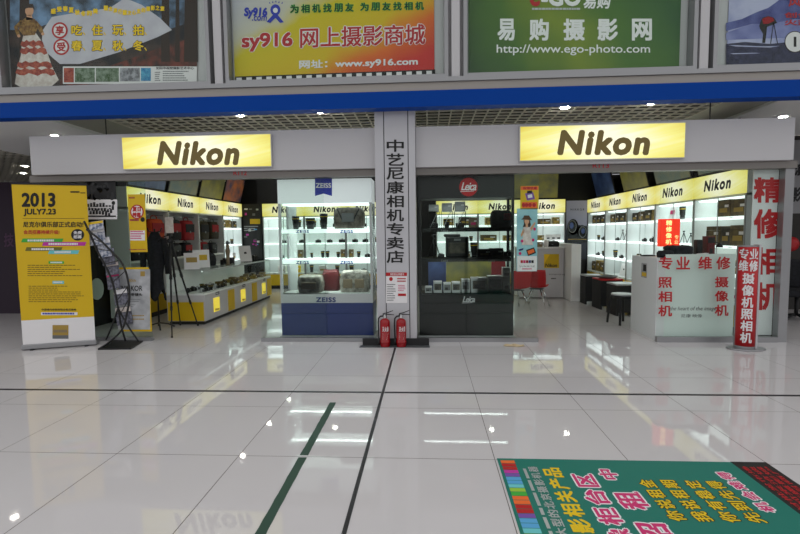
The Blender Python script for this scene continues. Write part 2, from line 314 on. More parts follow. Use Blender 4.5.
# fascia boards and head rails
FZ0, FZ1 = 2.525, 3.09
for nm, x0, x1 in (('trim_4', -5.86, px0-.002), ('trim_5', px1+.002, 4.96)):
    sbox(nm, 'white_paint', x0, x1, 6.7, 6.9, FZ0, FZ1, bev=.004)
for nm, x0, x1 in (('trim_6', -5.95, px0-.002), ('trim_7', px1+.002, 5.06)):
    sbox(nm, 'head_rail', x0, x1, 6.76, 6.9, 2.425, FZ0-.002)
sbox('trim_8', 'aluminium', 4.93, 5.05, 6.79, 6.9, 0, 2.423); sbox('trim_9', 'aluminium', -5.95, -5.86, 6.79, 6.9, 0, 2.423)
for x, z0, y in ((-4.93, 3.09, 6.8), (4.3, 3.09, 6.8), (-2.2, 3.09, 6.8), (2.2, 3.09, 6.8)):
    pass
for nm, txt, q in (('unit_number', 'R112', (233.5, 170.8, 247, 175.3)), ('unit_number.001', 'R113', (592.5, 163.5, 609, 168))):
    a = Art(wallmap(6.76), FRONT); a.text(txt, q, 'red', 1, .025)
    a.build('unit_number', bpy.data.objects['trim_6' if '112' in txt else 'trim_7'])
# floor markings
sbox('trim_10', 'dark_metal', -.468, -.442, -13, 6.41, 0, .0025)
sbox('trim_11', 'dark_metal', -14, -.47, 4.565, 4.605, 0, .0025); sbox('trim_12', 'dark_metal', -.44, 14, 4.565, 4.605, 0, .0025)
for y0, y1, lb in ((3.235, 4.29, 'worn dark green tape strip on the floor, the piece nearer the shops'), (1.6, 3.20, 'worn dark green tape strip on the floor, the piece running out of view')):
    rnd = random.Random(int(y0*10)); b = MB('tape_green'); b.T = None
    L = []; Rr = []
    n = 24
    for i in range(n+1):
        y = y0+(y1-y0)*i/n; xm = -.903; e = .004*rnd.random()
        L.append((xm-.031+e, y, .0024)); Rr.append((xm+.031-e*.7, y, .0024))
    b.prism([(p[0], p[1]) for p in L] + [(p[0], p[1]) for p in Rr[::-1]], 0, .0024, 'z')
    tag(b.build('floor_tape'), lb, 'tape')

# window wall of the floor above: posts, frames, panes
def window(name, x0, x1):
    w = bpy.data.objects.new(name, None); COL.objects.link(w); w['kind'] = 'structure'
    b = MB('aluminium')
    for a0, a1, c0, c1 in ((x0, x0+.05, 3.66, 6.2), (x1-.05, x1, 3.66, 6.2), (x0+.05, x1-.05, 3.66, 3.7), (x0+.05, x1-.05, 6.15, 6.2)): b.box(a0, a1, 6.38, 6.52, c0, c1)
    b.build('frame', w)
    MB('white_paint').box(x0+.051, x1-.051, 6.54, 6.558, 3.7, 6.15).build('panel', w)
    MB('pane').box(x0+.051, x1-.051, 6.46, 6.466, 3.701, 6.149).build('pane', w); return w
window('window_1', -5.98, -2.93); window('window_2', -2.72, .30); window('window_3', .50, 3.48); window('window_4', 3.68, 6.7); window('window_5', -9.2, -6.2)
for i, x in enumerate((-6.09, -2.825, .40, 3.58)): sbox('trim_%d' % (13+i), 'white_paint', x-.055, x+.055, 6.41, 6.555, 3.662, 6.2)

# ------------------------------------------------------------------ the four posters behind the upper windows
PY = 6.525
def poster(name, label, q, mname, z1=4.98):
    """q = (x0, x1, z0)"""
    t = thing(name, label, 'poster', ((q[0]+q[1])/2, PY, q[2]))
    adopt(MB(mname).box(q[0], q[1], PY, PY+.006, q[2], z1).build('sheet'), t); return t, Art(wallmap(PY), FRONT, .001, .0006)
p1, a = poster('advertising_poster', 'large woodland poster of a woman in a red and white tiered dress', (at(12, 88, PY).x, at(196, 80, PY).x, 3.715), 'forest')
a.poly([(10, -30), (196, -30), (196, 20), (150, 36), (60, 20), (30, 30), (10, 30)], 'forest_sky', 0)
a.poly([(60, 78), (110, 66), (165, 46), (197, 36), (197, 84), (60, 87)], 'forest_red', 0)
for x, w in ((162, 7), (185, 12), (176, 3), (20, 9)): a.poly([(x, -20), (x+w, -20), (x+w+1, 62), (x-1, 62)], 'dark_brown', 1)
a.poly([(43, 30), (52, 17), (75, 13), (110, 8), (125, -2), (142, 5), (160, 18), (172, 30), (158, 37), (120, 52), (80, 64), (60, 64), (46, 52), (42, 40)], 'white_flare', 2)
a.poly([(24, 33), (36, 33), (43, 43), (48, 54), (52, 66), (59, 80), (52, 86), (44, 89), (34, 88), (24, 89), (15, 84), (17, 70), (21, 55), (22, 42)], 'dress_white', 2)
for y, w0, w1 in ((41, 22, 43), (48, 21.5, 46), (62, 18.5, 51), (69, 17, 54)):
    n = 9; a.poly([(w0+(w1-w0)*k/n, y+1.2*math.sin(k*2.3)) for k in range(n+1)] + [(w1+1.5-(w1-w0+3)*k/n, y+5.5+1.5*math.sin(k*1.9)) for k in range(n+1)], 'dress_red', 3)
a.poly([(21, 20), (14, 27), (17, 36), (20, 35), (18.5, 28), (23, 25)], 'gold_cloth', 3); a.poly([(36, 20), (42, 27), (44, 33), (41, 34), (38, 29), (35, 26)], 'gold_cloth', 3); a.disc(19, 36, 1.6, 1.6, 'skin', 4); a.disc(43, 34, 1.6, 1.6, 'skin', 4)
a.poly([(20, 22), (27, 17), (35, 19), (38, 28), (35, 35), (24, 36), (19, 30)], 'gold_cloth', 3); a.disc(29.5, 11, 4.2, 5, 'skin', 3); a.poly([(25, 9), (27, 4), (33, 4), (35, 10), (33, 8), (28, 8)], 'dark_brown', 4); a.poly([(27, 15), (32, 15), (33, 20), (26, 20)], 'skin', 3)
a.rect(63, 66.5, 197, 84, 'paper', 3)
for x0, x1, mm in ((64, 74, 'dress_red'), (75, 95, 'photo_green'), (96, 119, 'photo_green'), (120, 140, 'photo_grey'), (141, 151, 'photo_blue')): a.rect(x0, 68, x1, 82.5 - (x0-64)*.02, mm, 4)
adopt(a.build('picture', None), p1)
a = Art(wallmap(PY), FRONT, .004, .0006)
for c, (cx, cy) in zip('享受', ((60, 30.5), (61.5, 47))): a.disc(cx, cy, 8, 8.2, 'red'); a.disc(cx, cy, 6.2, 6.4, 'paper', 1); a.text(c, (cx-4.5, cy-4.8, cx+4.5, cy+4.8), 'red', 2, .035)
for r_, y in (('吃住玩拍', 25), ('春夏秋冬', 40.5)):
    for i, c in enumerate(r_):
        x = 71.5+20.5*i; a.text(c, (x-.4, y-.4, x+11.4, y+11), 'dark_brown', 0, .06); a.text(c, (x, y, x+11, y+10.6), 'yellow_print', 1, .03); a.text('、', (x+11.5, y+7, x+14, y+10.5), 'yellow_print', 1, .03)
for i, c in enumerate('感受春夏秋冬的美'): 
    x = 51+6*i; y = 8.5-2.5*math.sin(i*.9); a.text(c, (x, y, x+5.2, y+5.6), 'yellow_print', 1, .045)
for i, c in enumerate('一次旅行一次心灵的摄影之旅'):
    x = 104+4.7*i; y = 8-2.5*math.sin(i*.55+2); a.text(c, (x, y, x+4.2, y+5), 'yellow_print', 1, .045)
a.text('沈阳中视觉摄影艺术中心', (156, 66.8, 194, 69.6), 'ink', 1, .02); a.lines(163, 71, 190, 82, 5, 'steel_grey', 1, .4); a.lines(155, 72, 161, 82, 5, 'steel_grey', 1, .4)
adopt(a.build('lettering', None), p1)
p2, a = poster('advertising_poster', 'yellow to red poster with a web address and a film strip edge', (at(235, 82, PY).x, at(434.5, 74, PY).x, 3.715), 'warm_gradient')
y0 = lambda x: 76.6 - (x-235)*.036
for i in range(20):
    x = 235.2+10*i; a.poly([(x, y0(x)), (x+10, y0(x+10)), (x+10, y0(x+10)+6.2), (x, y0(x)+6.2)], 'ink', 0); a.poly([(x+1.2, y0(x)+1.2), (x+6.6, y0(x)+1), (x+6.6, y0(x)+5), (x+1.2, y0(x)+5.2)], 'paper', 1)
adopt(a.build('film_strip', None), p2)
a = Art(wallmap(PY), FRONT, .004, .0006)
sl = lambda x0, y0, x1, y1, k=.03: ((x0, y0+(x1-x0)*k/2), (x1, y0-(x1-x0)*k/2), (x1, y1-(x1-x0)*k/2), (x0, y1+(x1-x0)*k/2))
a.text('sy916', sl(241, 32, 293.5, 52), 'paper', 0, .07); a.text('sy916', sl(241.5, 32.4, 293, 51.6), 'red', 1, .035)
a.text('网上摄影商城', sl(299.5, 25, 426, 47), 'paper', 0, .055); a.text('网上摄影商城', sl(300, 25.6, 425.5, 46.6), 'red', 1, .022)
a.text('网址：www.sy916.com', sl(299, 58.5, 418, 68.5), 'paper', 1, .03)
for i, c in enumerate('为相机找朋友'): a.text(c, (290+11*i, 4.5-.3*i, 299+11*i, 13.5-.3*i), 'green_bar', 0, .05); a.text(c, (290.3+11*i, 4.9-.3*i, 298.7+11*i, 13.1-.3*i), 'ink', 1, .02)
for i, c in enumerate('为朋友找相机'): a.text(c, (360+11*i, 2.5-.2*i, 369+11*i, 11.3-.2*i), 'green_bar', 0, .05); a.text(c, (360.3+11*i, 2.9-.2*i, 368.7+11*i, 10.9-.2*i), 'ink', 1, .02)
a.text('Sy916', (244, 7.5, 267.5, 19), 'logo_blue', 1, .05, .1); a.text('.com', (252, 16, 267, 21), 'logo_blue', 1, .04, .1)
a.disc(275.5, 10, 5, 5.6, 'logo_blue', 0); a.disc(275.5, 10.5, 2.4, 2.6, 'paper', 1); a.poly([(274, 14), (277, 14), (284, 22.5), (280, 23), (275.5, 18), (270.5, 23), (266.5, 22)], 'logo_blue', 1)
for k in range(-2, 3): a.poly([(275.3+3*k, 2.5-abs(k)*-.6), (276+3.4*k, .2+abs(k)*.8), (276.7+3*k, 2.5+abs(k)*.6)], 'logo_blue', 1)
adopt(a.build('lettering', None), p2)
p3, a = poster('advertising_poster', 'green poster with silver characters and a web address', (at(468.5, 73, PY).x, at(679, 69.5, PY).x, 3.71), 'green_gradient')
a.base = .004
for c, x0, x1 in (('易', 497, 515), ('购', 529, 549), ('摄', 563, 585), ('影', 597, 618), ('网', 631.5, 652)): a.text(c, (x0, 18.5, x1, 41), 'white', 1, .035)
a.text('http://www.ego-photo.com', (496.5, 44.5, 650, 55.5), 'white', 1, .012); a.text('e', (529.5, -9, 540, 6.5), 'red', 1, .05); a.text('-GO', (541, -12, 581, 6.5), 'white', 1, .05); a.text('易购', (583, -6, 611, 9), 'white', 1, .03, .15); a.lines(532, 8, 580, 10.5, 1, 'silver', 1, .8, 0)
adopt(a.build('lettering', None), p3)
p4, a = poster('advertising_poster', 'violet mountain poster of a photographer bent over a tripod', (at(726.5, 68, PY).x, 6.6, 3.71), 'snow_cloud')
a.poly([(726, 33), (742, 27), (760, 22), (785, 14), (820, 0), (900, -20), (900, 45), (820, 40), (780, 38), (726, 40)], 'mountain_mid', 0); a.poly([(726, 23), (742, 19), (757, 12), (768, 8), (782, -2), (800, -14), (900, -60), (900, 24), (820, 20), (795, 19), (770, 24), (752, 24), (738, 28), (726, 31)], 'mountain', 1)
a.poly([(726, 44), (745, 42), (770, 44), (790, 42), (900, 30), (900, 68), (726, 69)], 'rock_dark', 2); a.poly([(728, 45), (765, 46.5), (780, 46), (770, 47.6), (735, 46.5)], 'snow_cloud', 3); a.poly([(730, 53.4), (755, 52.8), (760, 53.4), (733, 54.3)], 'snow_cloud', 3)
a.poly([(759, 26), (762, 18), (768, 16), (774, 18), (777, 23), (772, 25), (767, 27), (766, 35), (765, 43), (762, 43), (763, 34), (760, 29)], 'ink', 4); a.poly([(762, 19), (768, 16.5), (773, 18), (774, 21), (768, 24), (763, 24)], 'red_fabric', 5)
for x in (770, 777): a.poly([(773, 22), (773.8, 22), (x+.8, 44), (x, 44)], 'ink', 4)
adopt(a.build('picture', None), p4)
a = Art(wallmap(PY), FRONT, .005, .0006); a.text('风光摄影', (788, -4, 840, 7), 'red', 1, .03); a.text('创作团采风', (784, 12.5, 850, 18), 'red', 1, .03); a.text('火热报名中', (784, 19.5, 850, 25.5), 'red', 1, .03); a.disc(794.5, 42, 10.3, 10.8, 'dark_brown', 1); a.disc(794.5, 42, 9.5, 10, 'paper', 2); a.rect(793.3, 37, 796, 47, 'ink', 3)
adopt(a.build('lettering', None), p4)

# ------------------------------------------------------------------ illuminated fascia signs
def box_sign(name, label, x0, x1, z0, z1, q):
    t = thing(name, label, 'sign', ((x0+x1)/2, 6.698, z0))
    adopt(MB('aluminium_light').box(x0, x1, 6.64, 6.698, z0, z1).build('casing'), t)
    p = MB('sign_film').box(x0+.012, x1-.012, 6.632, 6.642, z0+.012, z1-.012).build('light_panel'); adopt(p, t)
    a = Art(wallmap(6.632), FRONT); a.text('Nikon', q, 'sign_ink', 1, .056, .17, 1.12); l = a.build('lettering', None); l.parent = p
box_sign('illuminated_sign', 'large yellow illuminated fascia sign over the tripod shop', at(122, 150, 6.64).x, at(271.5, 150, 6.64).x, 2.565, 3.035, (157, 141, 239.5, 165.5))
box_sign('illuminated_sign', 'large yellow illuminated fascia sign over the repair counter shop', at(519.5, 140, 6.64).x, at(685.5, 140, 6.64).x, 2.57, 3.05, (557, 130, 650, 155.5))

# ------------------------------------------------------------------ shop-front glazing
def front_glass(name, x0, x1, y, z0=.06, z1=2.423, rail=True, g='pane'):
    w = bpy.data.objects.new(name, None); COL.objects.link(w); w['kind'] = 'structure'
    MB(g).box(x0, x1, y, y+.01, z0, z1).build('pane', w)
    if rail: MB('aluminium').box(x0, x1, y-.03, y+.04, 0, z0).build('frame', w)
front_glass('window_6', -5.85, -4.2, 6.82, g='pane_green'); front_glass('window_7', -2.49, px0-.01, 6.8); front_glass('window_8', px1+.01, 1.6, 6.8)
front_glass('window_9', 3.27, 4.92, 6.8, .075)
front_glass('window_10', -2.2, -1.52, 6.865, rail=False, z0=.062); front_glass('window_11', .74, 1.6, 6.865, rail=False, z0=.062)

# ------------------------------------------------------------------ ceiling downlights
def downlight(p, label, z=3.4):
    t = thing('downlight', label, 'ceiling light', (p.x, p.y, z), 0, 'ceiling downlights')
    MB('white').lathe([(.085, -.012), (.095, -.006), (.095, .02), (.085, .02)]).build('rim', t); MB('downlight_glow').lathe([(.052, -.022), (.056, -.0125)]).build('lamp', t)
for (x, y), lb in (((240, 115), 'round downlight over the tripod shop, left of the pair above the first yellow sign'), ((320, 112), 'round downlight just left of the central pillar top'), ((565, 107.5), 'round downlight above the second yellow sign, nearer the pillar'), ((652, 103), 'round downlight above the second yellow sign, farther from the pillar')):
    downlight(onz(x, y, 3.39), lb, 3.40)
for (x, y), lb in (((55, 135), 'round downlight in the white ceiling strip above the yellow banner stand'), ((783, 116), 'round downlight in the white ceiling strip above the sign end post')):
    downlight(onz(x, y, 3.4), lb, 3.4)
for (x, y), lb in (((25, 165.5), 'far downlight in the dark ceiling beyond the yellow banner, upper of two'), ((23, 172.5), 'far downlight in the dark ceiling beyond the yellow banner, lower of two'), ((796, 136), 'small far downlight at the end of the white ceiling strip')):
    downlight(onz(x, y, 3.4), lb, 3.4)
# unseen downlights: the counter row shows as floor glints, the rest added as fill
for x, y, lb in ((-4.2, 10.0, 'left shop, nearest above the glass counters'), (-4.2, 11.8, 'left shop, middle above the glass counters'), (-4.2, 13.6, 'left shop, farthest above the glass counters'), (-2.4, 9.2, 'left shop, fill added above the aisle before the counters'), (-2.4, 11.6, 'left shop, fill added above the aisle at the back'),
                 (1.6, 9.2, 'right shop, fill added above front of red chairs'), (1.6, 11.6, 'right shop, fill added above the back wall cabinets'), (3.4, 9.0, 'right shop, fill added above the cube tables'), (3.4, 11.4, 'right shop, fill added above the end of the desk')):
    downlight(Vector((x, y, 0)), 'ceiling downlight hidden behind the fascia, '+lb, 3.399)
for x, y, lb in ((-7.4, 7.6, 'left aisle, nearer the hall'), (-7.4, 10.4, 'left aisle, farther from the hall'), (6.6, 7.4, 'right aisle, nearer the hall')): downlight(Vector((x, y, 0)), 'round fill downlight added to the white ceiling, '+lb, 3.4)  # out of view, added to brighten the aisle floor and white ceiling
for i, (x, y) in enumerate(((106, 128), (710, 112))): p = at(x, y, 6.85); sbox('trim_%d' % (20+i), 'dark_metal', p.x-.006, p.x+.006, 6.844, 6.856, 3.092, 3.42)
# ------------------------------------------------------------------ small goods, each built upright at its own base
def set_at(o, base, x, y, z, rz=0):
    o.location = base.matrix_basis @ Vector((x, y, z)); o.rotation_euler = (0, 0, base.rotation_euler.z + rz); return o
def g_carton(w=.2, d=.16, h=.12, mname='carton_brown', band='gold_box'):
    b = MB(mname); b.box(-w/2, w/2, -d/2, d/2, 0, h*.78, bev=.004); b.box(-w/2+.002, w/2-.002, -d/2+.002, d/2-.002, h*.785, h, bev=.004)
    b.m(band).box(-w*.3, w*.3, -d/2-.002, -d/2+.002, h*.25, h*.5); b.m('paper').box(w*.1, w*.4, -d/2-.002, -d/2+.002, h*.55, h*.7); return b.build('carton')
def g_lens(r=.045, h=.14):
    b = MB('black'); b.lathe([(r*.8, 0), (r*.85, h*.12), (r*.85, h*.3), (r*.98, h*.34), (r, h*.62), (r*.95, h*.66), (r*1.08, h*.7), (r*1.12, h), (r*.9, h), (r*.85, h*.93)], seg=16)
    b.m('gold_ink').lathe([(r*1.125, h*.78), (r*1.13, h*.79), (r*1.13, h*.81), (r*1.125, h*.82)], seg=16); b.m('steel_grey').lathe([(r*.87, h*.1), (r*.875, h*.11), (r*.87, h*.13)], seg=16); return b.build('lens')
def g_camera(w=.14, mname='black'):
    h = w*.68; b = MB(mname); b.box(-w/2, w/2, -w*.14, w*.14, 0, h*.78, bev=w*.05); b.box(-w*.2, w*.2, -w*.17, w*.12, h*.74, h, bev=w*.05); b.box(-w*.5, -w*.28, -w*.26, -w*.05, 0, h*.74, bev=w*.05)
    def ly(prof):
        b.rings([[Vector((w*.05+r*math.cos(2*math.pi*i/14), -y, h*.4+r*math.sin(2*math.pi*i/14))) for i in range(14)] for r, y in prof])
    b.m('black'); ly([(w*.2, w*.13), (w*.2, w*.3), (w*.22, w*.32), (w*.22, w*.46), (w*.17, w*.46), (w*.15, w*.42)]); b.m('silver'); ly([(w*.222, w*.36), (w*.226, w*.37), (w*.222, w*.39)])
    b.m('paper').box(-w*.12, w*.12, -w*.175, -w*.168, h*.84, h*.92); return b.build('camera')
def g_bag(w=.25, d=.15, h=.22, mname='clothes', flap='near_black'):
    b = MB(mname)
    b.rings([[Vector((sx*w/2*k*(1 if abs(t) < 9 else 1), sy*d/2*k, z)) for sx, sy, t in ((-1, -.7, 0), (-.8, -1, 0), (.8, -1, 0), (1, -.7, 0), (1, .7, 0), (.8, 1, 0), (-.8, 1, 0), (-1, .7, 0))] for k, z in ((.93, 0), (1, h*.1), (1.03, h*.45), (.97, h*.8), (.8, h*.97), (.6, h))])
    b.m(flap).box(-w*.42, w*.42, -d/2*1.09, -d/2*.98, h*.4, h*.82, bev=.008); b.m('steel_grey').box(-w*.06, w*.06, -d/2*1.13, -d/2*1.05, h*.36, h*.46, bev=.003)
    b.m(mname).tube([(-w*.22, 0, h*.96), (-w*.2, 0, h*1.1), (0, 0, h*1.16), (w*.2, 0, h*1.1), (w*.22, 0, h*.96)], .009); return b.build('camera_bag')
def g_tripod(h=.2):
    b = MB('near_black'); b.lathe([(.012, h*.72), (.014, h*.8), (.009, h*.82), (.009, h*.92), (.02, h*.93), (.02, h)], seg=10)
    for k in range(3):
        an = 2*math.pi*k/3+.5; b.tube([(.008*math.cos(an), .008*math.sin(an), h*.78), (.07*math.cos(an), .07*math.sin(an), .004)], .006, 6)
    return b.build('mini_tripod')
def g_card(w=.1, h=.14, mname='yellow_print', ink='ink'):
    b = MB(mname); b.prism([(-.005, 0), (.0, 0), (.035, h), (.03, h)], -w/2, w/2, 'x'); b.m('paper').prism([(.045, 0), (.05, 0), (.035, h*.98), (.031, h*.98)], -w*.3, w*.3, 'x'); b.m(ink).prism([(.0055, h*.42), (.004, h*.42), (.0145, h*.72), (.0165, h*.72)], -w*.35, w*.35, 'x'); return b.build('price_card')
def g_plate(w=.3, h=.24):
    b = MB('paper'); b.prism([(-.01, 0), (.0, 0), (.07, h), (.06, h)], -w/2, w/2, 'x'); b.m('steel_grey').prism([(.065, 0), (.07, 0), (.055, h*.8), (.05, h*.8)], -.03, .03, 'x'); b.m('ink').prism([(-.0035+.07*.5-.012, h*.48), (-.0035+.07*.5-.008, h*.48), (-.0035+.07*.6-.008, h*.6), (-.0035+.07*.6-.012, h*.6)], -.03, .03, 'x'); return b.build('display_board')
KIND = {'carton': ('carton', 'box'), 'lens': ('lens', 'camera lens'), 'camera': ('camera', 'camera'), 'bag': ('bag', 'bag'), 'tripod': ('mini tripod', 'tripod'), 'card': ('card', 'card'), 'board': ('board', 'display board')}
MK = {'carton': g_carton, 'lens': g_lens, 'camera': g_camera, 'bag': g_bag, 'tripod': g_tripod, 'card': g_card, 'board': g_plate}
ORD = ['first', 'second', 'third', 'fourth', 'fifth', 'sixth', 'seventh', 'eighth', 'ninth', 'tenth']

# ------------------------------------------------------------------ wall cabinets with light-box headers
def cabinet(label, loc, rz, W, lit=True, D=.42, levels=(.47, .90, 1.34, 1.80), group='display cabinets along the walls', logo=True, base='yellow', film='sign_film_small', logo_x=(.24, .76)):
    t = thing('display_cabinet', label, 'cabinet', loc, rz, group)
    b = MB('carcass' if lit else 'panel_white'); b.box(0, .02, .0, D, .1, 2.13); b.box(W-.02, W, .0, D, .1, 2.13); b.box(.02, W-.02, D-.02, D, .1, 2.13); b.box(.0, W, .0, D, 2.10, 2.5)
    b.build('carcass', t)
    if lit: b = MB('aluminium'); b.box(0, .028, -.012, -.001, .1, 2.13); b.box(W-.028, W, -.012, -.001, .1, 2.13); b.box(W/2-.008, W/2+.008, -.006, .0, levels[0], 2.1); b.build('front_frame', t)
    MB('black').box(.01, W-.01, .03, D, 0, .1).build('plinth', t)
    b = MB(base); b.box(.021, W*.5-.003, -.012, D-.021, .102, levels[0]-.045); b.box(W*.5+.003, W-.021, -.012, D-.021, .102, levels[0]-.045); b.build('base_door', t)
    for i, z in enumerate(levels):
        s = MB('lit_shelf' if lit and i else 'shelf_white').box(.022, W-.022, .004, D-.022, z-.04, z-.002).build('shelf', t)
        if lit:
            a = Art(lambda x, y: (x, .004, y), FRONT, .001)
            for k in (.25, .75): a.text('Nikon', (W*k-.045, z-.01, W*k+.045, z-.032), 'ink', 1, .03, .15)
            l = a.build('lettering', None); l.parent = s
    if lit: MB('lit_shelf').box(.022, W-.022, .06, D-.03, 2.075, 2.098).build('top_lamp', t)
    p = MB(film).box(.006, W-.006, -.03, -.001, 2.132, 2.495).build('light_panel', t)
    if logo:
        a = Art(lambda x, y: (x, -.03, y), FRONT, .002); a.text('Nikon', (W*logo_x[0], 2.415, W*logo_x[1], 2.225), 'ink', 1, .052, .17, 1.2); l = a.build('lettering', None); l.parent = p
    return t
ADJ = {'carton_brown': 'brown', 'carton_gold': 'gold', 'carton_dark': 'dark', 'black': 'black', 'clothes': 'black', 'red_fabric': 'red', 'orange_fabric': 'orange', 'paper': 'white', 'yellow_print': 'yellow', 'white': 'white', 'pink': 'pink', 'lightblue': 'blue', 'navy': 'blue', 'kraft': 'beige', 'silver': 'silver', 'near_black': 'black'}
def stock(cab, where, W, levels, rows, D=.42):
    """rows: {level index: [(kind, x fraction, args), ...]}"""
    names = {0: 'lowest', 1: 'third', 2: 'second', 3: 'top'}
    for lv, items in rows.items():
        for i, it in enumerate(sorted(items, key=lambda q: q[1])):
            k, fx, kw = it[0], it[1], dict(it[2]) if len(it) > 2 else {}
            y = kw.pop('y', .17); dz = kw.pop('dz', 0); o = MK[k](**kw); set_at(o, cab, fx*W, y, levels[lv]+dz)
            m0 = o.data.materials[0].name; adj = ADJ.get(m0, '')
            if k == 'board': adj = 'white'
            if k in ('lens', 'tripod'): adj = 'black'
            tag(o, '%s %s, %s from left, %s shelf of %s' % (adj, KIND[k][0], ORD[i], names[lv], where), KIND[k][1], 'goods on the lit wall shelves')
LV = (.47, .90, 1.34, 1.80)
C = lambda f, w, h, m='carton_brown', **k: ('carton', f, dict(w=w, h=h, mname=m, **k))
Ln = lambda f, r=.045, h=.15, **k: ('lens', f, dict(r=r, h=h, **k))
Cm = lambda f, w=.15, **k: ('camera', f, dict(w=w, **k))
# right wall: five bays, numbered from the shop front
ys = [7.2, 8.55, 9.95, 11.3, 12.65, 13.98]
rows_r = [
    {3: [C(.54, .32, .27, 'carton_brown', d=.24), C(.81, .36, .26, 'carton_brown', d=.24)], 2: [C(.36, .36, .31, 'carton_brown', d=.26), C(.59, .24, .3, 'carton_dark', d=.24), C(.82, .36, .32, 'carton_brown', d=.26)],
     1: [C(.2, .2, .2, 'carton_gold'), C(.38, .2, .17, 'carton_brown'), C(.55, .18, .2, 'carton_gold'), C(.72, .2, .18, 'carton_brown'), C(.88, .2, .21, 'carton_gold')], 0: [C(.3, .3, .24, 'carton_brown'), C(.7, .3, .2, 'paper', band='pink')]},
    {3: [('card', .22, dict(w=.22, h=.26, mname='paper', ink='pink')), ('lens', .5, dict(r=.05, h=.24)), ('card', .85, dict(w=.2, h=.22, mname='paper', ink='red'))], 2: [('tripod', .55, dict(h=.24)), ('tripod', .72, dict(h=.2)), Cm(.9, .15)], 1: [('card', .2, dict(w=.16, h=.16)), Cm(.6), Ln(.85)], 0: [('board', .35, {}), ('board', .75, {})]},
    {3: [C(.13, .26, .2, 'carton_dark'), C(.36, .26, .22, 'carton_brown'), C(.6, .28, .24, 'carton_dark'), C(.84, .3, .22, 'carton_gold')], 2: [Cm(.4, .13), Cm(.7, .17), ('card', .9, dict(w=.12, h=.24))], 1: [Ln(.2, .045, .16), ('tripod', .45, dict(h=.14)), ('card', .82, dict(w=.28, h=.26))], 0: [('board', .28, dict(w=.42, h=.32)), ('board', .75, dict(w=.42, h=.32))]},
    {3: [C(.15, .24, .22, 'carton_brown'), C(.38, .24, .24, 'carton_dark'), C(.61, .24, .22, 'carton_dark'), C(.84, .26, .24, 'carton_brown')], 2: [Cm(.3, .13), ('tripod', .52, dict(h=.28)), ('tripod', .68, dict(h=.25)), ('tripod', .84, dict(h=.25))], 1: [Ln(.2, .05, .2), Cm(.5, .14), ('card', .8, dict(w=.3, h=.26))], 0: [('board', .55, dict(w=.4, h=.3)), C(.87, .2, .2, 'paper')]},
    {3: [C(.17, .28, .24, 'carton_brown'), C(.42, .28, .22, 'carton_dark'), C(.66, .26, .24, 'carton_dark'), C(.88, .24, .22, 'carton_brown')], 2: [Ln(.3, .04, .14), Cm(.6, .15), Cm(.84, .16)], 1: [Cm(.3, .14), Ln(.6, .045, .14), Cm(.82, .16)], 0: [C(.18, .26, .26, 'carton_brown'), C(.42, .26, .3, 'carton_gold'), C(.65, .26, .26, 'carton_brown'), C(.87, .24, .28, 'carton_gold')]}]
bay = ['nearest bay on the right wall', 'second nearest bay on right wall', 'third nearest bay on right wall', 'fourth nearest bay on right wall', 'innermost bay on the right wall']
deco = ['stocked with big brown cartons', 'with a pink-printed card', 'with two large white boards', 'holding three small black tripods', 'with brown cartons low down']
for i in range(5):
    W = ys[i+1]-ys[i]
    c = cabinet('lit shelf cabinet, %s from the front on right wall, %s' % (ORD[i], deco[i]), (4.7, ys[i+1], 0), -math.pi/2, W)
    stock(c, bay[i], W, LV, rows_r[i])
# back wall
xs = [-4.8, -3.57, -2.35, -1.13]
rows_b = [
    {3: [Ln(.62, .06, .2), Ln(.84, .06, .22)], 2: [Cm(.45, .16), Ln(.66, .05, .12), Cm(.9, .16)], 1: [Cm(.4, .15), Ln(.6, .05, .12), C(.72, .12, .2, 'kraft'), C(.86, .14, .24, 'kraft')], 0: [C(.4, .22, .2, 'paper'), C(.75, .22, .2, 'yellow_print')]},
    {3: [Ln(.2, .07, .2), Ln(.4, .06, .22), Cm(.75, .2)], 2: [Cm(.3, .16), Cm(.58, .16), Cm(.88, .18)], 1: [Ln(.13, .04, .15), Ln(.4, .05, .2), Ln(.52, .05, .2), Ln(.78, .05, .17), C(.9, .13, .24, 'kraft')], 0: [Ln(.12, .05, .22), C(.4, .24, .2, 'paper'), Ln(.75, .06, .2)]},
    {3: [Cm(.4, .18), Ln(.8, .06, .2)], 2: [Cm(.2, .17), Cm(.45, .17), Ln(.7, .05, .15)], 1: [C(.1, .13, .24, 'kraft'), Ln(.28, .05, .18), Cm(.5, .17), Ln(.8, .05, .15)], 0: [Ln(.1, .06, .2), Cm(.4, .16), Cm(.7, .16)]}]
xb = [.27, 1.46, 2.68, 3.9]
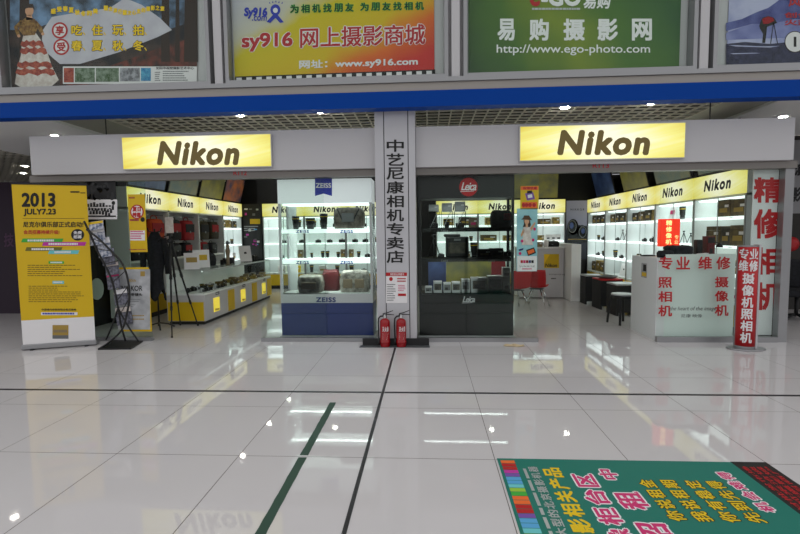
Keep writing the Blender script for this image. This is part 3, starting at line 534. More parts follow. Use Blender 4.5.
rows_b2 = [
    {3: [C(.3, .3, .2, 'carton_gold'), C(.7, .36, .24, 'carton_dark')], 2: [C(.55, .5, .14, 'carton_brown'), Ln(.85, .05, .15)], 1: [Ln(.3, .05, .2), C(.75, .2, .15, 'carton_dark')], 0: [C(.5, .4, .2, 'carton_brown')]},
    {3: [C(.3, .3, .22, 'carton_gold'), C(.7, .26, .2, 'carton_brown')], 2: [C(.26, .46, .18, 'carton_brown'), C(.7, .24, .16, 'carton_gold')], 1: [C(.25, .2, .16, 'carton_dark'), Cm(.6, .17)], 0: [C(.5, .4, .2, 'carton_gold')]},
    {3: [C(.2, .34, .14, 'carton_gold'), C(.2, .3, .13, 'carton_brown', dz=.142), C(.55, .36, .16, 'carton_brown'), C(.82, .2, .2, 'carton_gold')], 2: [C(.3, .2, .14, 'carton_dark'), C(.48, .16, .15, 'carton_gold'), C(.64, .13, .17, 'paper', band='ink'), C(.76, .13, .17, 'paper', band='ink'), C(.88, .13, .17, 'paper', band='ink')], 1: [C(.4, .3, .16, 'carton_brown'), C(.75, .3, .16, 'carton_gold')], 0: [C(.5, .4, .2, 'carton_gold')]}]
lbs = ['left bay behind the blue-based case', 'middle bay behind the blue-based case', 'right bay behind the blue-based case']
lbs2 = ['left bay behind the black showcase', 'middle bay behind the black showcase', 'bay beside the dark lens poster']
cl = ['lit white shelf cabinet on the back wall, seen left of the blue-based case', 'lit white shelf cabinet on the back wall, seen through the blue-based case', 'lit white shelf cabinet on the back wall, behind right edge of the blue-based case']
cl2 = ['lit white shelf cabinet on the back wall, seen through left half of the black case', 'lit white shelf cabinet on the back wall, seen through right half of the black case', 'lit white shelf cabinet on the back wall between the girl poster and the lens poster']
for i in range(3):
    W = xs[i+1]-xs[i]; c = cabinet(cl[i], (xs[i], 13.5, 0), 0, W); stock(c, lbs[i], W, LV, rows_b[i])
for i in range(3):
    W = xb[i+1]-xb[i]; c = cabinet(cl2[i], (xb[i], 13.5, 0), 0, W); stock(c, lbs2[i], W, LV, rows_b2[i])
# left wall: three open bag bays and one lit bay
yl = [8.2, 9.55, 10.85, 12.15, 13.4]
ll = ['unlit grey wall cabinet with orange bags, left wall, nearest the glass', 'unlit grey wall cabinet with red and black bags on left wall', 'unlit grey wall cabinet with olive bags on left wall', 'lit white shelf cabinet at the inner end of left wall']
cabs_l = []
for i in range(4):
    W = yl[i+1]-yl[i]; lit = i == 3
    cabs_l.append(cabinet(ll[i], (-5.4, yl[i], 0), math.pi/2, W, lit, levels=LV if lit else (.47, 1.14), group='display cabinets along the walls'))
stock(cabs_l[3], 'lit bay on left wall', 1.25, LV, {3: [C(.2, .25, .2, 'carton_dark'), C(.5, .2, .22, 'carton_gold'), C(.8, .25, .2, 'carton_dark')], 2: [Cm(.2), Cm(.5), Ln(.75)], 1: [Cm(.3), C(.7, .2, .2, 'paper')], 0: [C(.5, .3, .2, 'paper')]})
def bag(c, x, z, w, h, mname, flap, lb, d=.2): o = g_bag(w, d, h, mname, flap); set_at(o, c, x, .16, z); return tag(o, lb, 'bag', 'bags in the left wall cabinets')
noisy('olive_fabric', '2a2618', '3e3420', 20, .8)
for (x, z) in ((.3, 1.55), (.3, 1.14)): pass
b0 = cabs_l[0]; b1 = cabs_l[1]; b2 = cabs_l[2]
def bag_rail(c, W, z):
    t = tag(MB('chrome').tube([(.025, .12, 0), (W-.025, .12, 0)], .01).build('hanging_rail'), 'thin metal rail across the %s bag cabinet' % ('orange' if c is b0 else 'red and black' if c is b1 else 'olive'), 'rail', 'bag cabinet rails'); set_at(t, c, 0, 0, z)
for c, W in ((b0, 1.35), (b1, 1.3), (b2, 1.3)): bag_rail(c, W, 2.02)
def hung(c, x, ztop, w, h, mname, flap, lb):
    o = g_bag(w, .18, h, mname, flap); set_at(o, c, x, .12, ztop-h*1.19); return tag(o, lb, 'bag', 'bags in the left wall cabinets')
hung(b0, .4, 2.03, .42, .45, 'clothes', 'near_black', 'black shoulder bag hanging left of the orange backpack'); hung(b0, 1.0, 2.03, .5, .46, 'orange_fabric', 'red_fabric', 'orange backpack hanging in the bag cabinet beside the tripod')
hung(b1, .35, 2.03, .44, .44, 'clothes', 'red_fabric', 'black backpack with red flap hanging behind the tripod'); hung(b1, .92, 2.03, .46, .45, 'red_fabric', 'clothes', 'red backpack with black flap hanging in the second bag cabinet')
hung(b2, .36, 2.03, .48, .45, 'olive_fabric', 'clothes', 'olive backpack with black flap hanging in the third bag cabinet'); hung(b2, .92, 2.03, .44, .44, 'olive_fabric', 'red_fabric', 'olive backpack with red flap hanging in the third bag cabinet')
bag(b0, .35, 1.14, .34, .3, 'clothes', 'near_black', 'black bag standing on the shelf below the hanging black shoulder bag'); bag(b0, .9, 1.14, .34, .26, 'red_fabric', 'clothes', 'dark red bag standing on the shelf below the orange backpack')
bag(b1, .4, 1.14, .36, .3, 'clothes', 'near_black', 'black bag standing below the black backpack with red flap'); bag(b1, .9, 1.14, .34, .3, 'clothes', 'red_fabric', 'black bag with red flap standing below the red backpack')
bag(b2, .4, 1.14, .36, .3, 'red_fabric', 'near_black', 'dark red bag standing below the olive backpack with black flap'); bag(b2, .9, 1.14, .34, .28, 'clothes', 'near_black', 'black bag standing below the olive backpack with red flap')

# landscape pictures leaning above the cabinets
def picture(label, loc, rz, w, h, mname, lean=.2):
    t = thing('landscape_picture', label, 'picture', loc, rz, 'landscape pictures above the cabinets')
    b = MB('black'); s = lean
    T = Matrix.Rotation(s, 4, 'X')
    b.T = T; b.box(-w/2, w/2, 0, .03, 0, h, bev=.004).build('frame', t)
    b = MB(mname); b.T = T; b.box(-w/2+.03, w/2-.03, -.006, .002, .03, h-.03); b.build('print', t)
pp = [(8.9, 'landscape_blue', 1.25), (10.25, 'landscape_dusk', 1.25), (11.6, 'landscape_gold', 1.25), (12.9, 'sunset', 1.2)]
for (y, mm, w), lb in zip(pp, ['dark framed night landscape above the orange bag cabinet', 'framed dusk landscape above the red and black bag cabinet', 'framed golden landscape above the olive bag cabinet', 'framed sunset picture at the inner end above left wall cabinets']):
    picture(lb, (-5.45, y, 2.52), math.pi/2, w, .7, mm, .25)
for (y, mm), lb in zip(((7.9, 'landscape_dusk'), (9.4, 'landscape_dusk'), (11.0, 'landscape_gold'), (12.8, 'landscape_blue')), ['framed dim landscape above the cabinet nearest the front, right wall', 'framed dim landscape above the second cabinet, right wall', 'framed golden landscape above the third and fourth cabinets, right wall', 'framed blue night picture above the innermost cabinet, right wall']):
    picture(lb, (4.75, y, 2.52), -math.pi/2, 1.3, .72, mm, .25)
picture('wide framed golden field picture above the back wall cabinets', (3.05, 13.56, 2.52), 0, 1.35, .72, 'landscape_gold', .12); picture('framed dusk picture above the back wall cabinets behind the blue-based case', (-2.9, 13.56, 2.52), 0, 1.3, .72, 'landscape_dusk', .12)

# corner posters at the back
t = thing('wall_poster', 'tall black product poster with a yellow block in the back left corner', 'poster', (-5.05, 13.47, .9))
adopt(MB('near_black').box(-5.38, -4.83, 13.46, 13.48, .9, 2.5).build('sheet'), t)
a = Art(wallmap(13.46), FRONT); a.rect(250, 219, 260, 224, 'yellow', 1); rnd = random.Random(3)
for k in range(16): x = 243.5+rnd.random()*14; y = 208+rnd.random()*36; a.rect(x, y, x+1.5+rnd.random()*2, y+1+rnd.random()*1.5, rnd.choice(['silver', 'paper', 'lightblue', 'magenta', 'steel_grey']), 2)
a.lines(244, 226, 259, 232, 3, 'silver', 1, .4)
adopt(a.build('picture', None), t)
t = thing('wall_poster', 'tall grey poster of a large black lens on the back wall', 'poster', (4.22, 13.5, .8))
adopt(MB('lens_poster').box(3.93, 4.5, 13.47, 13.49, .8, 2.45).build('sheet'), t)
a = Art(wallmap(13.47), FRONT); a.text('NIKKOR', (570.5, 208.5, 584.5, 210.5), 'ink', 1, .02, 0, 1.4)
a.poly([(567.3, 228), (570, 224), (587, 226), (587, 242.5), (567.3, 242.5)], 'black_gloss', 1)
a.disc(573, 227, 5.5, 8, 'black_gloss', 1); a.disc(572.3, 226.5, 4.2, 6.4, 'steel_grey', 2); a.disc(572.3, 226.5, 3.6, 5.6, 'black_gloss', 3); a.disc(571.6, 225.5, 2, 3.2, 'landscape_blue', 4)
a.disc(582, 232, 5, 7, 'black_gloss', 1); a.disc(582.6, 232, 3.9, 5.6, 'steel_grey', 2); a.disc(582.6, 232, 3.4, 5, 'black_gloss', 3); a.disc(583, 231, 1.8, 2.8, 'landscape_blue', 4); a.rect(568, 239, 586.5, 239.6, 'gold_box', 2)
adopt(a.build('picture', None), t)
# ------------------------------------------------------------------ the two glazed showcases at the shop front
def showcase(name, label, x0, x1, body, trim, base, head_z, head, bot):
    y0, y1 = 6.93, 7.38
    t = thing(name, label, 'showcase', ((x0+x1)/2, 7.15, .06)); P = lambda o: adopt(o, t)
    sbox('baseboard_'+('blue_case' if 'blue' in label else 'black_case'), 'aluminium_light', x0-.02, x1+.02, 6.9, 7.4, 0, .058)
    b = MB(base); b.box(x0, x1, y0+.02, y1, .06, bot[0]); P(b.build('base'))
    xm = (x0+x1)/2
    for a0, a1 in ((x0+.006, xm-.002), (xm+.002, x1-.006)):
        P(MB(base).box(a0, a1, y0, y0+.018, .07, .40, bev=.002).build('door')); P(MB(base).box(a0, a1, y0, y0+.018, .405, bot[0]-.004, bev=.002).build('drawer'))
    bd = MB(trim).box(x0, x1, y0, y1, bot[0], bot[1]).build('lower_band'); P(bd)
    b = MB(body)
    for a0, a1, c0, c1 in ((x0, x0+.035, y0, y0+.05), (x1-.035, x1, y0, y0+.05), (x0, x0+.035, y1-.05, y1), (x1-.035, x1, y1-.05, y1)): b.box(a0, a1, c0, c1, bot[1], head_z[0])
    P(b.build('frame'))
    P(MB('case_glass').box(x0+.003, x0+.009, y0+.05, y1-.05, bot[1], head_z[0]).build('side_glass')); P(MB('case_glass').box(x1-.009, x1-.003, y0+.05, y1-.05, bot[1], head_z[0]).build('side_glass'))
    for a0, a1, yy in ((x0+.036, xm+.02, y0+.006), (xm-.02, x1-.036, y0+.02)): P(MB('case_glass').box(a0, a1, yy, yy+.006, bot[1], head_z[0]).build('sliding_glass'))
    h = MB(head or body).box(x0, x1, y0, y1, head_z[0], head_z[1]).build('header'); P(h)
    return t, bd, h
zx0, zx1 = -2.225, -.815
t, bd, h = showcase('glass_showcase', 'tall white glass showcase with dark blue base and blue flag emblem', zx0, zx1, 'aluminium_light', 'aluminium_light', 'navy', (2.06, 2.415), 'lit_header', (.56, .695))
P = lambda o: adopt(o, t)
P(MB('carcass').box(zx0+.036, zx0+.16, 7.34, 7.352, .712, 2.06).build('side_panel'))
W = wallmap(6.93)
a = Art(W, FRONT); a.poly([(315, 178.5), (332, 178.5), (332, 196), (323.5, 193.6), (315, 196)], 'logo_blue'); a.text('ZEISS', (315.7, 183, 331.3, 188), 'paper', 1, .04); l = a.build('emblem', None); l.parent = h
a = Art(W, FRONT); a.text('ZEISS', (316, 297.2, 336, 302.2), 'navy', 1, .05, 0, 1.1); l = a.build('lettering', None); l.parent = bd
for z, yy in ((1.645, (229.9, 233)), (1.185, (260.7, 264))):
    b = MB('lit_shelf'); b.box(zx0+.036, zx1-.036, 6.965, 6.985, z-.03, z+.03); b.box(zx0+.036, zx1-.036, 6.985, 7.36, z+.012, z+.03); s = b.build('shelf'); P(s)
    a = Art(wallmap(6.965), FRONT); a.text('ZEISS', (296, yy[0], 309, yy[1]), 'logo_blue', 1, .05, 0, 1.1); a.text('ZEISS', (340, yy[0], 353, yy[1]), 'logo_blue', 1, .05, 0, 1.1); l = a.build('lettering', None); l.parent = s; P(MB('tube_glow').tube([(zx0+.06, 7.06, z-.004), (zx1-.06, 7.06, z-.004)], .011).build('tube'))
P(MB('lit_shelf').box(zx0+.05, zx1-.05, 7.0, 7.34, 2.035, 2.058).build('top_lamp'))
P(MB('shelf_white').box(zx0+.036, zx1-.036, 6.965, 7.36, .696, .71).build('floor_panel'))
def soft_box(w, d, h, mname, seed, squash=.03):
    rnd = random.Random(seed); b = MB(mname); R_ = []
    n = 28
    for k in range(9):
        z = h*k/8; kk = 1 - .10*abs(k/8-.45)**2*4 - (.1 if k == 8 else 0)
        ring = []
        for i in range(n):
            an = 2*math.pi*i/n; c, s = math.cos(an), math.sin(an); e = (abs(c)**6+abs(s)**6)**(-1/6)
            j = 1+rnd.uniform(-squash, squash); ring.append(Vector((w/2*c*e*kk*j, d/2*s*e*kk*j, z+(rnd.uniform(-.02, .02) if 0 < k else 0)*h)))
        R_.append(ring)
    b.rings(R_); return b
def wrapped(name, label, q, z, mname, seed, Y=7.13, d=.3):
    c0 = at(q[0], 260, Y-d/2); c1 = at(q[1], 260, Y-d/2); zt = at((q[0]+q[1])/2, q[2], Y-d/2).z
    w = c1.x-c0.x; t = thing(name, label, 'bag', ((c0.x+c1.x)/2, Y, z))
    soft_box(w, d, (zt-z)*.97, mname, seed).build('body', t)
    return t, w, (zt-z)
t2, w, hh = wrapped('camera_bag', 'large dark brown camera bag in clear wrap on top shelf of blue-based case', (333.5, 364, 206.5), 1.676, 'bag_wrap_brown', 1)
MB('steel_grey').box(-w*.2, w*.2, -.172, -.148, hh*.3, hh*.7, bev=.01).build('front_pocket', t2); MB('near_black').tube([(-w*.35, -.13, hh*.9), (-w*.2, -.155, hh*.45), (w*.2, -.155, hh*.45), (w*.36, -.13, hh*.9)], .012).build('strap', t2)
t2, w, hh = wrapped('camera_bag', 'grey camera bag in clear wrap, smaller one at the case bottom', (295.5, 321, 275.5), .711, 'bag_wrap', 2); MB('kraft').box(-w*.3, w*.3, -.17, -.145, hh*.2, hh*.6, bev=.012).build('front_pocket', t2)
t2, w, hh = wrapped('camera_bag', 'grey camera bag in clear wrap, bigger one at the case bottom right', (338.5, 368, 270.5), .711, 'bag_wrap', 3)
for s in (-1, 1): MB('kraft').box(s*w*.2-w*.16, s*w*.2+w*.16, -.172, -.145, hh*.2, hh*.62, bev=.012).build('front_pocket', t2)
c0 = at(322, 280, 7.2); c1 = at(339, 280, 7.2); b = soft_box(c1.x-c0.x, .14, .33, 'maroon', 5); o = b.build('cloth_pouch'); o.location = ((c0.x+c1.x)/2, 7.25, .711); tag(o, 'dark red pouch between the two grey wrapped bags in the blue-based case', 'pouch')
for i, (x, r, hz, lb) in enumerate(((296, .05, .2, 'black lens, leftmost of three on top shelf of the blue-based case'), (310.5, .065, .17, 'squat black lens, middle of three on top shelf of the blue-based case'), (324, .055, .235, 'tall black lens beside the brown bag on top shelf of blue-based case'))):
    o = g_lens(r, hz); o.location = (at(x, 229, 7.1).x, 7.1, 1.6755); tag(o, lb, 'camera lens', 'lenses on the top shelf of the blue-based case')
lx0, lx1 = -.12, 1.275
t, bd, h = showcase('glass_showcase', 'tall black glass showcase with a round red emblem', lx0, lx1, 'case_black', 'case_black', 'case_black', (2.10, 2.44), None, (.555, .68))
P = lambda o: adopt(o, t)
a = Art(W, FRONT); a.disc(468.5, 187, 9.3, 9.3, 'red', 0, 36); a.text('Leica', (461, 182.2, 476.5, 190.5), 'paper', 1, .03, .32, .85); a.poly([(460, 191.4), (474, 190.8), (474, 191.3), (460.5, 192)], 'paper', 1); l = a.build('emblem', None); l.parent = h
a = Art(W, FRONT); a.text('Leica', (462.5, 296.2, 475, 302.3), 'silver', 1, .03, .32, .85); a.poly([(461.5, 302.8), (472, 302.4), (472, 302.9), (462, 303.3)], 'silver', 1); l = a.build('lettering', None); l.parent = bd
for z, yy in ((1.64, (229, 231.6)), (1.195, (259.2, 262))):
    b = MB('black'); b.box(lx0+.036, lx1-.036, 6.965, 6.985, z-.03, z+.03); b.box(lx0+.036, lx1-.036, 6.985, 7.36, z+.012, z+.03); s = b.build('shelf'); P(s)
    a = Art(wallmap(6.965), FRONT); a.text('Leica', (441, yy[0], 448, yy[1]), 'steel_grey', 1, .03, .3); a.text('Leica', (488, yy[0], 495, yy[1]), 'steel_grey', 1, .03, .3); l = a.build('lettering', None); l.parent = s; P(MB('case_tube').tube([(lx0+.06, 7.06, z-.004), (lx1-.06, 7.06, z-.004)], .011).build('tube'))
P(MB('near_black').box(lx0+.036, lx1-.036, 6.965, 7.36, .681, .695).build('floor_panel'))
t2 = thing('backdrop_poster', 'yellow and blue landscape print at the back of the black case bottom compartment', 'poster', (.58, 7.35, .697)); adopt(MB('landscape_gold').box(.3, 1.0, 7.345, 7.352, .697, 1.16).build('sheet'), t2); adopt(MB('landscape_blue').box(.02, .298, 7.345, 7.352, .697, 1.16).build('side_sheet'), t2); adopt(MB('red_fabric').box(1.002, 1.22, 7.345, 7.352, .697, 1.16).build('red_sheet'), t2)
boxes = [(425, 432, 286.5), (433.5, 442, 281.3), (443.5, 451, 282.8), (452, 460.5, 281.9), (461.5, 470, 279.2), (471, 487, 277.7), (488, 502.5, 276)]
for i, (x0, x1, yt) in enumerate(boxes):
    c0 = at(x0, 285, 7.0).x; c1 = at(x1, 285, 7.0).x; z1 = at(470, yt, 7.0).z; w = c1-c0; hz = z1-.697
    o = MB('silver'); o.box(-w/2, w/2, -.0, .16, 0, hz-.012, bev=.003); o.m('paper').box(-w/2, w/2, 0, .16, hz-.011, hz, bev=.002)
    o.m('carton_dark' if i % 2 else 'steel_grey').box(-w*.4, w*.42, -.003, .002, hz*.25, hz*.8); o.m('ink').box(-w*.3, w*.1, -.005, -.002, hz*.3, hz*.55); o = o.build('camera_carton')
    o.location = ((c0+c1)/2, 7.0, .6965); tag(o, 'silver camera carton, %s from left in the rising row in the black case' % ORD[i], 'box', 'camera cartons in the black case')
xc = at(506.3, 285, 7.05).x
for k, (dz, hz) in enumerate(((0, .2), (.202, .17))):
    o = g_carton(.11, .15, hz, 'silver', 'carton_dark'); o.location = (xc, 7.1, .6965+dz); tag(o, 'silver camera carton, %s of the pair stacked at the right end of the black case' % ('lower' if k == 0 else 'upper'), 'box', 'camera cartons in the black case')
# middle shelf of the black case
def blackcase(o, x, Y, z, label, cat): o.location = (at(x, 250, Y).x, Y, z); return tag(o, label, cat, 'goods in the black case')
SH = 1.2265
o = MB('black'); o.box(-.17, .17, -.1, .1, 0, .31, bev=.02); o.box(-.2, .05, -.09, .09, .305, .35, bev=.02); o.m('carton_dark').box(-.13, .13, -.112, -.09, .06, .22, bev=.01); o.m('steel_grey').box(-.05, .05, -.116, -.1, .25, .28)
blackcase(o.build('leather_case'), 457, 7.15, SH, 'large black leather case on the middle shelf of the black showcase', 'case')
o = g_tripod(.35); o.scale = (1.5, 1.5, 1); blackcase(o, 434, 7.12, SH, 'small black tripod on the middle shelf of the black showcase, far left', 'tripod')
blackcase(g_camera(.1), 441, 7.02, SH, 'black camera beside the large leather case in the black showcase', 'camera'); blackcase(g_lens(.05, .22), 474, 7.12, SH, 'black lens right of the large leather case in the black showcase', 'camera lens')
blackcase(g_carton(.2, .15, .12, 'dark_brown', 'carton_brown'), 484, 7.1, SH, 'dark brown carton on the middle shelf of the black showcase', 'box'); blackcase(g_carton(.2, .15, .13, 'carton_dark', 'near_black'), 496, 7.1, SH, 'near black carton at the right of the middle shelf, black showcase', 'box'); blackcase(g_camera(.15), 508.5, 7.1, SH, 'black camera at the right end of middle shelf, black showcase', 'camera')
# top shelf
ST = 1.6715
for i, x in enumerate((434, 447, 460)):
    t2 = thing('acrylic_stand', 'clear acrylic riser, %s from left on top shelf of the black showcase' % ORD[i], 'display stand', (at(x, 220, 7.12).x, 7.12, ST), 0, 'acrylic risers in the black showcase')
    b = MB('clear_plastic'); b.box(-.085, .085, -.1, .1, .24, .246); b.box(-.085, -.079, -.1, .1, 0, .24); b.box(.079, .085, -.1, .1, 0, .24); b.build('riser', t2); MB('silver').tube([(-.06, -.08, .0), (.05, -.07, .235)], .005).build('brace', t2)
    o = g_camera(.13) if i != 1 else g_lens(.04, .12); blackcase(o, x, 7.12, ST, 'small black %s under the %s acrylic riser in the black showcase' % ('camera' if i != 1 else 'lens', ORD[i]), 'camera' if i != 1 else 'camera lens')
    o = g_carton(.15, .14, .1 + .02*i, 'grey_art', 'silver'); blackcase(o, x, 7.12, ST+.247, 'grey carton on the %s acrylic riser in the black showcase' % ORD[i], 'box')
blackcase(g_carton(.12, .12, .15, 'kraft', 'pink'), 473, 7.1, ST, 'beige carton in the middle of top shelf, black showcase', 'box')
t2 = thing('camera_bag', 'dark camera bag at the right end of top shelf in the black showcase', 'bag', (at(501, 220, 7.12).x, 7.14, ST)); soft_box(.3, .26, .25, 'clothes', 8).build('body', t2); MB('red_fabric').box(.02, .12, -.145, -.12, .1, .2, bev=.01).build('front_pocket', t2)

# posters hung inside the glass at the edge of the black case
def hung_poster(name, label, q, Y, mname, th=.006):
    t = thing(name, label, 'poster', tuple(at((q[0]+q[2])/2, q[3], Y))); f = wallmap(Y)
    tl = f(q[0], q[1]); br = f(q[2], q[3]); adopt(MB(mname).box(tl.x, br.x, Y, Y+th, br.z, tl.z).build('sheet'), t); return t, Art(f, FRONT, .0015, .0009)
t, a = hung_poster('hanging_poster', 'small orange and yellow poster hung above the girl poster', (520.5, 186, 538.5, 209), 6.83, 'yellow'); a.rect(520.8, 186.3, 538.3, 190, 'orange'); a.text('促销优惠', (523, 186.6, 537, 189.6), 'red', 1, .04); a.poly([(525, 193.5), (533, 192), (535, 199), (527, 200.5)], 'purple', 1); a.poly([(527, 191), (532, 190.5), (532, 193), (527, 193.6)], 'ink', 2); a.poly([(527.5, 195), (532, 194.2), (532.5, 197.4), (528, 198.2)], 'paper', 2)
for x in (523.5, 526.5, 530, 534): a.disc(x, 205, 1.8, 2, 'red', 1, 14)
a.rect(522, 202, 537, 208, 'orange', 0); adopt(a.build('picture', None), t)
t, a = hung_poster('hanging_poster', 'tall pale blue poster of a girl in a hat hung beside the black case', (517, 208.6, 537, 271.3), 6.83, 'pastel_blue'); a.rect(517.2, 256, 536.8, 271, 'paper'); a.poly([(521, 219.5), (523, 218), (524, 215.5), (529, 215.5), (530.5, 218), (532, 220)], 'brown', 4); a.disc(526.7, 221.3, 2.4, 3, 'skin', 3); a.rect(525.6, 223, 527.9, 228, 'skin', 3); a.poly([(523.5, 220), (524, 224), (522.8, 227), (524.5, 228), (529.5, 227.5), (530.8, 225), (529.8, 220)], 'dark_brown', 2)
a.poly([(523.5, 227), (530, 227), (531, 236), (533, 245), (521.5, 245), (523, 236)], 'dress_white', 3); a.poly([(523.5, 228), (520.5, 235), (521.5, 237), (525, 231)], 'skin', 3); a.poly([(530, 228), (534.5, 222), (535.5, 223), (531.5, 231)], 'skin', 3); a.poly([(526, 250), (534, 247.3), (536, 253), (528, 256)], 'ink', 4); a.poly([(527.2, 251), (533.3, 248.7), (534.6, 252), (528.6, 254.5)], 'orange', 5); a.poly([(518.5, 249.5), (523.5, 248), (523, 250), (519, 251)], 'navy', 4)
for p in ((520, 253.5), (534.5, 229), (533, 240), (522, 241)): a.disc(*p, 1.4, 1.6, 'pink', 4, 10)
for i, c in enumerate(('red', 'pink', 'red_fabric', 'navy', 'ink')): a.rect(520.5+2.7*i, 260.2, 522.8+2.7*i, 263, c, 3)
a.text('SUNRISE', (519.5, 265.5, 534.5, 267), 'ink', 3, .0, 0, 1.5); a.lines(522, 268.4, 532, 270, 1, 'pink', 3, .6, 0)
adopt(a.build('picture', None), t)
# posters on the left glass
t, a = hung_poster('hanging_poster', 'square poster of many black lenses on white, hung behind the yellow banner', (85, 179.8, 117.5, 219.5), 6.80, 'near_black', .004); a.rect(85, 199.5, 117.3, 219.3, 'paper'); rnd = random.Random(4)
for k in range(34): x = 86+rnd.random()*30; y = 184+rnd.random()*13; r = 1.2+rnd.random()*1.6; a.disc(x, y, r, r*1.5, rnd.choice(['black_gloss', 'dark_metal', 'near_black']), 1+k % 3, 12)
for r_ in range(3):
    for k in range(9-r_*1):
        x = 87+3.1*k+r_*1.3; yb = 207+r_*3.6+max(0, x-100)*.25; hh = 3.2+1.6*((k*7+r_*3) % 3)/2; a.rect(x, yb-hh, x+2.3, yb, ('black', 'dark_metal', 'near_black')[(k+r_) % 3], 1+r_); a.rect(x+.3, yb-hh+.8, x+2, yb-hh+1.3, 'steel_grey', 2+r_)
a.rect(90, 207, 112, 208, 'paper', 5); a.disc(113.5, 203, 1.8, 2, 'ink', 2, 14); a.rect(88, 215.5, 116, 217, 'near_black', 2); adopt(a.build('picture', None), t)
t, a = hung_poster('hanging_poster', 'narrow yellow hanging poster with a red ringed slogan', (127.5, 194.5, 147.5, 252), 6.80, 'yellow', .004)
a.disc(137, 211.8, 6.8, 7.2, 'red', 0); a.disc(137, 211.8, 5.6, 6, 'paper', 1); a.text('夏日', (132.6, 206.8, 141, 211.6), 'red', 2, .05); a.text('特惠', (132.6, 212.4, 141, 217.2), 'red', 2, .05); a.disc(142.8, 219.5, 2.2, 2.4, 'ink', 3, 14); a.rect(130, 219, 139, 221, 'dress_red', 1); a.rect(130, 230.5, 145, 240.5, 'paper', 0); a.lines(130.5, 231, 144.5, 240, 4, 'pink', 1, .5); a.lines(129, 197, 135, 199.5, 1, 'dress_red', 1, .6, 0); a.lines(129, 249, 146, 251, 1, 'dress_red', 1, .5, 0)
adopt(a.build('lettering', None), t)
t, a = hung_poster('standing_poster', 'white poster with yellow border and large black letters leaning behind brochure rack', (116.5, 267.5, 151.8, 331.5), 6.79, 'yellow', .012)
a.rect(118.2, 269.3, 150.2, 329.5, 'grey_art', 0); a.rect(140.5, 271.3, 145, 276.3, 'gold_box', 1); a.text('NIKKOR', (121.5, 285.5, 142.5, 291), 'ink', 1, .03); a.text('传奇镜头', (127, 293, 142.5, 296.2), 'ink', 1, .035); a.text('80th', (128, 279, 136, 282), 'gold_box', 1, .02, .2); a.lines(126, 299, 144, 303, 2, 'steel_grey', 1, .3); a.lines(125, 304.5, 136, 308, 2, 'steel_grey', 1, .3); a.lines(122, 315, 147, 322, 2, 'gold_box', 1, .35)
adopt(a.build('lettering', None), t)
a = Art(wallmap(6.82), FRONT); a.poly([(97+7*math.cos(x/14*math.pi*2), 289+11*math.sin(x/14*math.pi*2)) for x in range(14)], 'sticker_pale'); tag(a.build('glass_sticker', None), 'pale round sticker on the glass between yellow banner and brochure rack', 'sticker')

# ------------------------------------------------------------------ fire extinguishers
def extinguisher(label, x, Y, rz):
    t = thing('fire_extinguisher', label, 'fire extinguisher', (x, Y, .0065), rz, 'fire extinguishers by the pillar')
    MB('red_gloss').lathe([(.066, 0), (.068, .01), (.068, .05), (.073, .055), (.073, .075), (.07, .08), (.07, .34), (.066, .365), (.05, .385), (.028, .395), (.022, .4)], seg=24).build('cylinder', t)
    MB('chrome').lathe([(.02, .398), (.022, .405), (.022, .425), (.016, .43), (.016, .45), (.012, .455)], seg=14).build('valve', t)
    MB('black').prism([(-.03, .44), (-.03, .455), (.04, .462), (.13, .452), (.13, .444), (.04, .45)], -.011, .011, 'y').build('handle', t)
    MB('black').prism([(-.03, .458), (-.028, .47), (.03, .482), (.115, .512), (.118, .506), (.035, .472)], -.01, .01, 'y').build('lever', t)
    g = MB('chrome'); g.rings([[Vector((.013*math.cos(q)-.005, -.018-y, .425+.013*math.sin(q))) for q in [2*math.pi*i/12 for i in range(12)]] for y in (0, .012)]); g.build('gauge', t)
    h = MB('black').tube([(-.02, 0, .43), (-.06, -.005, .43), (-.088, -.01, .40), (-.094, -.012, .34), (-.092, -.012, .2), (-.088, -.012, .1)], .011, 8).build('hose', t); MB('black').tube([(-.088, -.012, .12), (-.087, -.012, .07), (-.086, -.012, .03)], .013, 8, .018).build('nozzle', h)
    f = lambda ang, z: (.0712*math.sin(ang), -.0712*math.cos(ang), z)
    a = Art(f, (0, 0, 0)); 
    def arc_text(s, a0, a1, z0, z1, mm):
        for i, c in enumerate(s): w = (a1-a0)/len(s); a.text(c, (a0+w*i+.03, z1, a0+w*(i+1)-.03, z0), mm, 0, .03)
    arc_text('灭火器', -.5, .9, .22, .29, 'paper'); 
    for k in range(5): a.poly([f2 for f2 in ((-.4, .2-.02*k), (.8-.1*k, .2-.02*k), (.8-.1*k, .192-.02*k), (-.4, .192-.02*k))], 'dress_white', 0)
    l = a.build('label', None); l.parent = t
c = onz(385.5, 346, .0); extinguisher('red fire extinguisher by the pillar, the one nearer the blue-based case', c.x, 6.485, 0)
c = onz(401.5, 346, .0); extinguisher('red fire extinguisher by the pillar, the one nearer the black case', c.x, 6.485, .1)
# crumpled cloth on the floor
c = onz(514, 346, 0); rnd = random.Random(11)
b = MB('cloth_beige'); b.sheet(lambda u, v: (c.x-.13+.26*u+.02*math.sin(9*v), c.y-.05+.1*v+.02*math.sin(7*u), .006+.03*abs(math.sin(6*u+2*v))*(1-abs(2*v-1)**2)*(1-abs(2*u-1)**3)), 22, 12, .004)
b.tube([(c.x-.12, c.y-.02, .006), (c.x-.03, c.y-.05, .012), (c.x+.05, c.y-.03, .008), (c.x+.13, c.y+.01, .012), (c.x+.12, c.y+.05, .006)], .006); tag(b.build('crumpled_cloth'), 'small crumpled beige cloth on the floor in front of the black case', 'cloth')
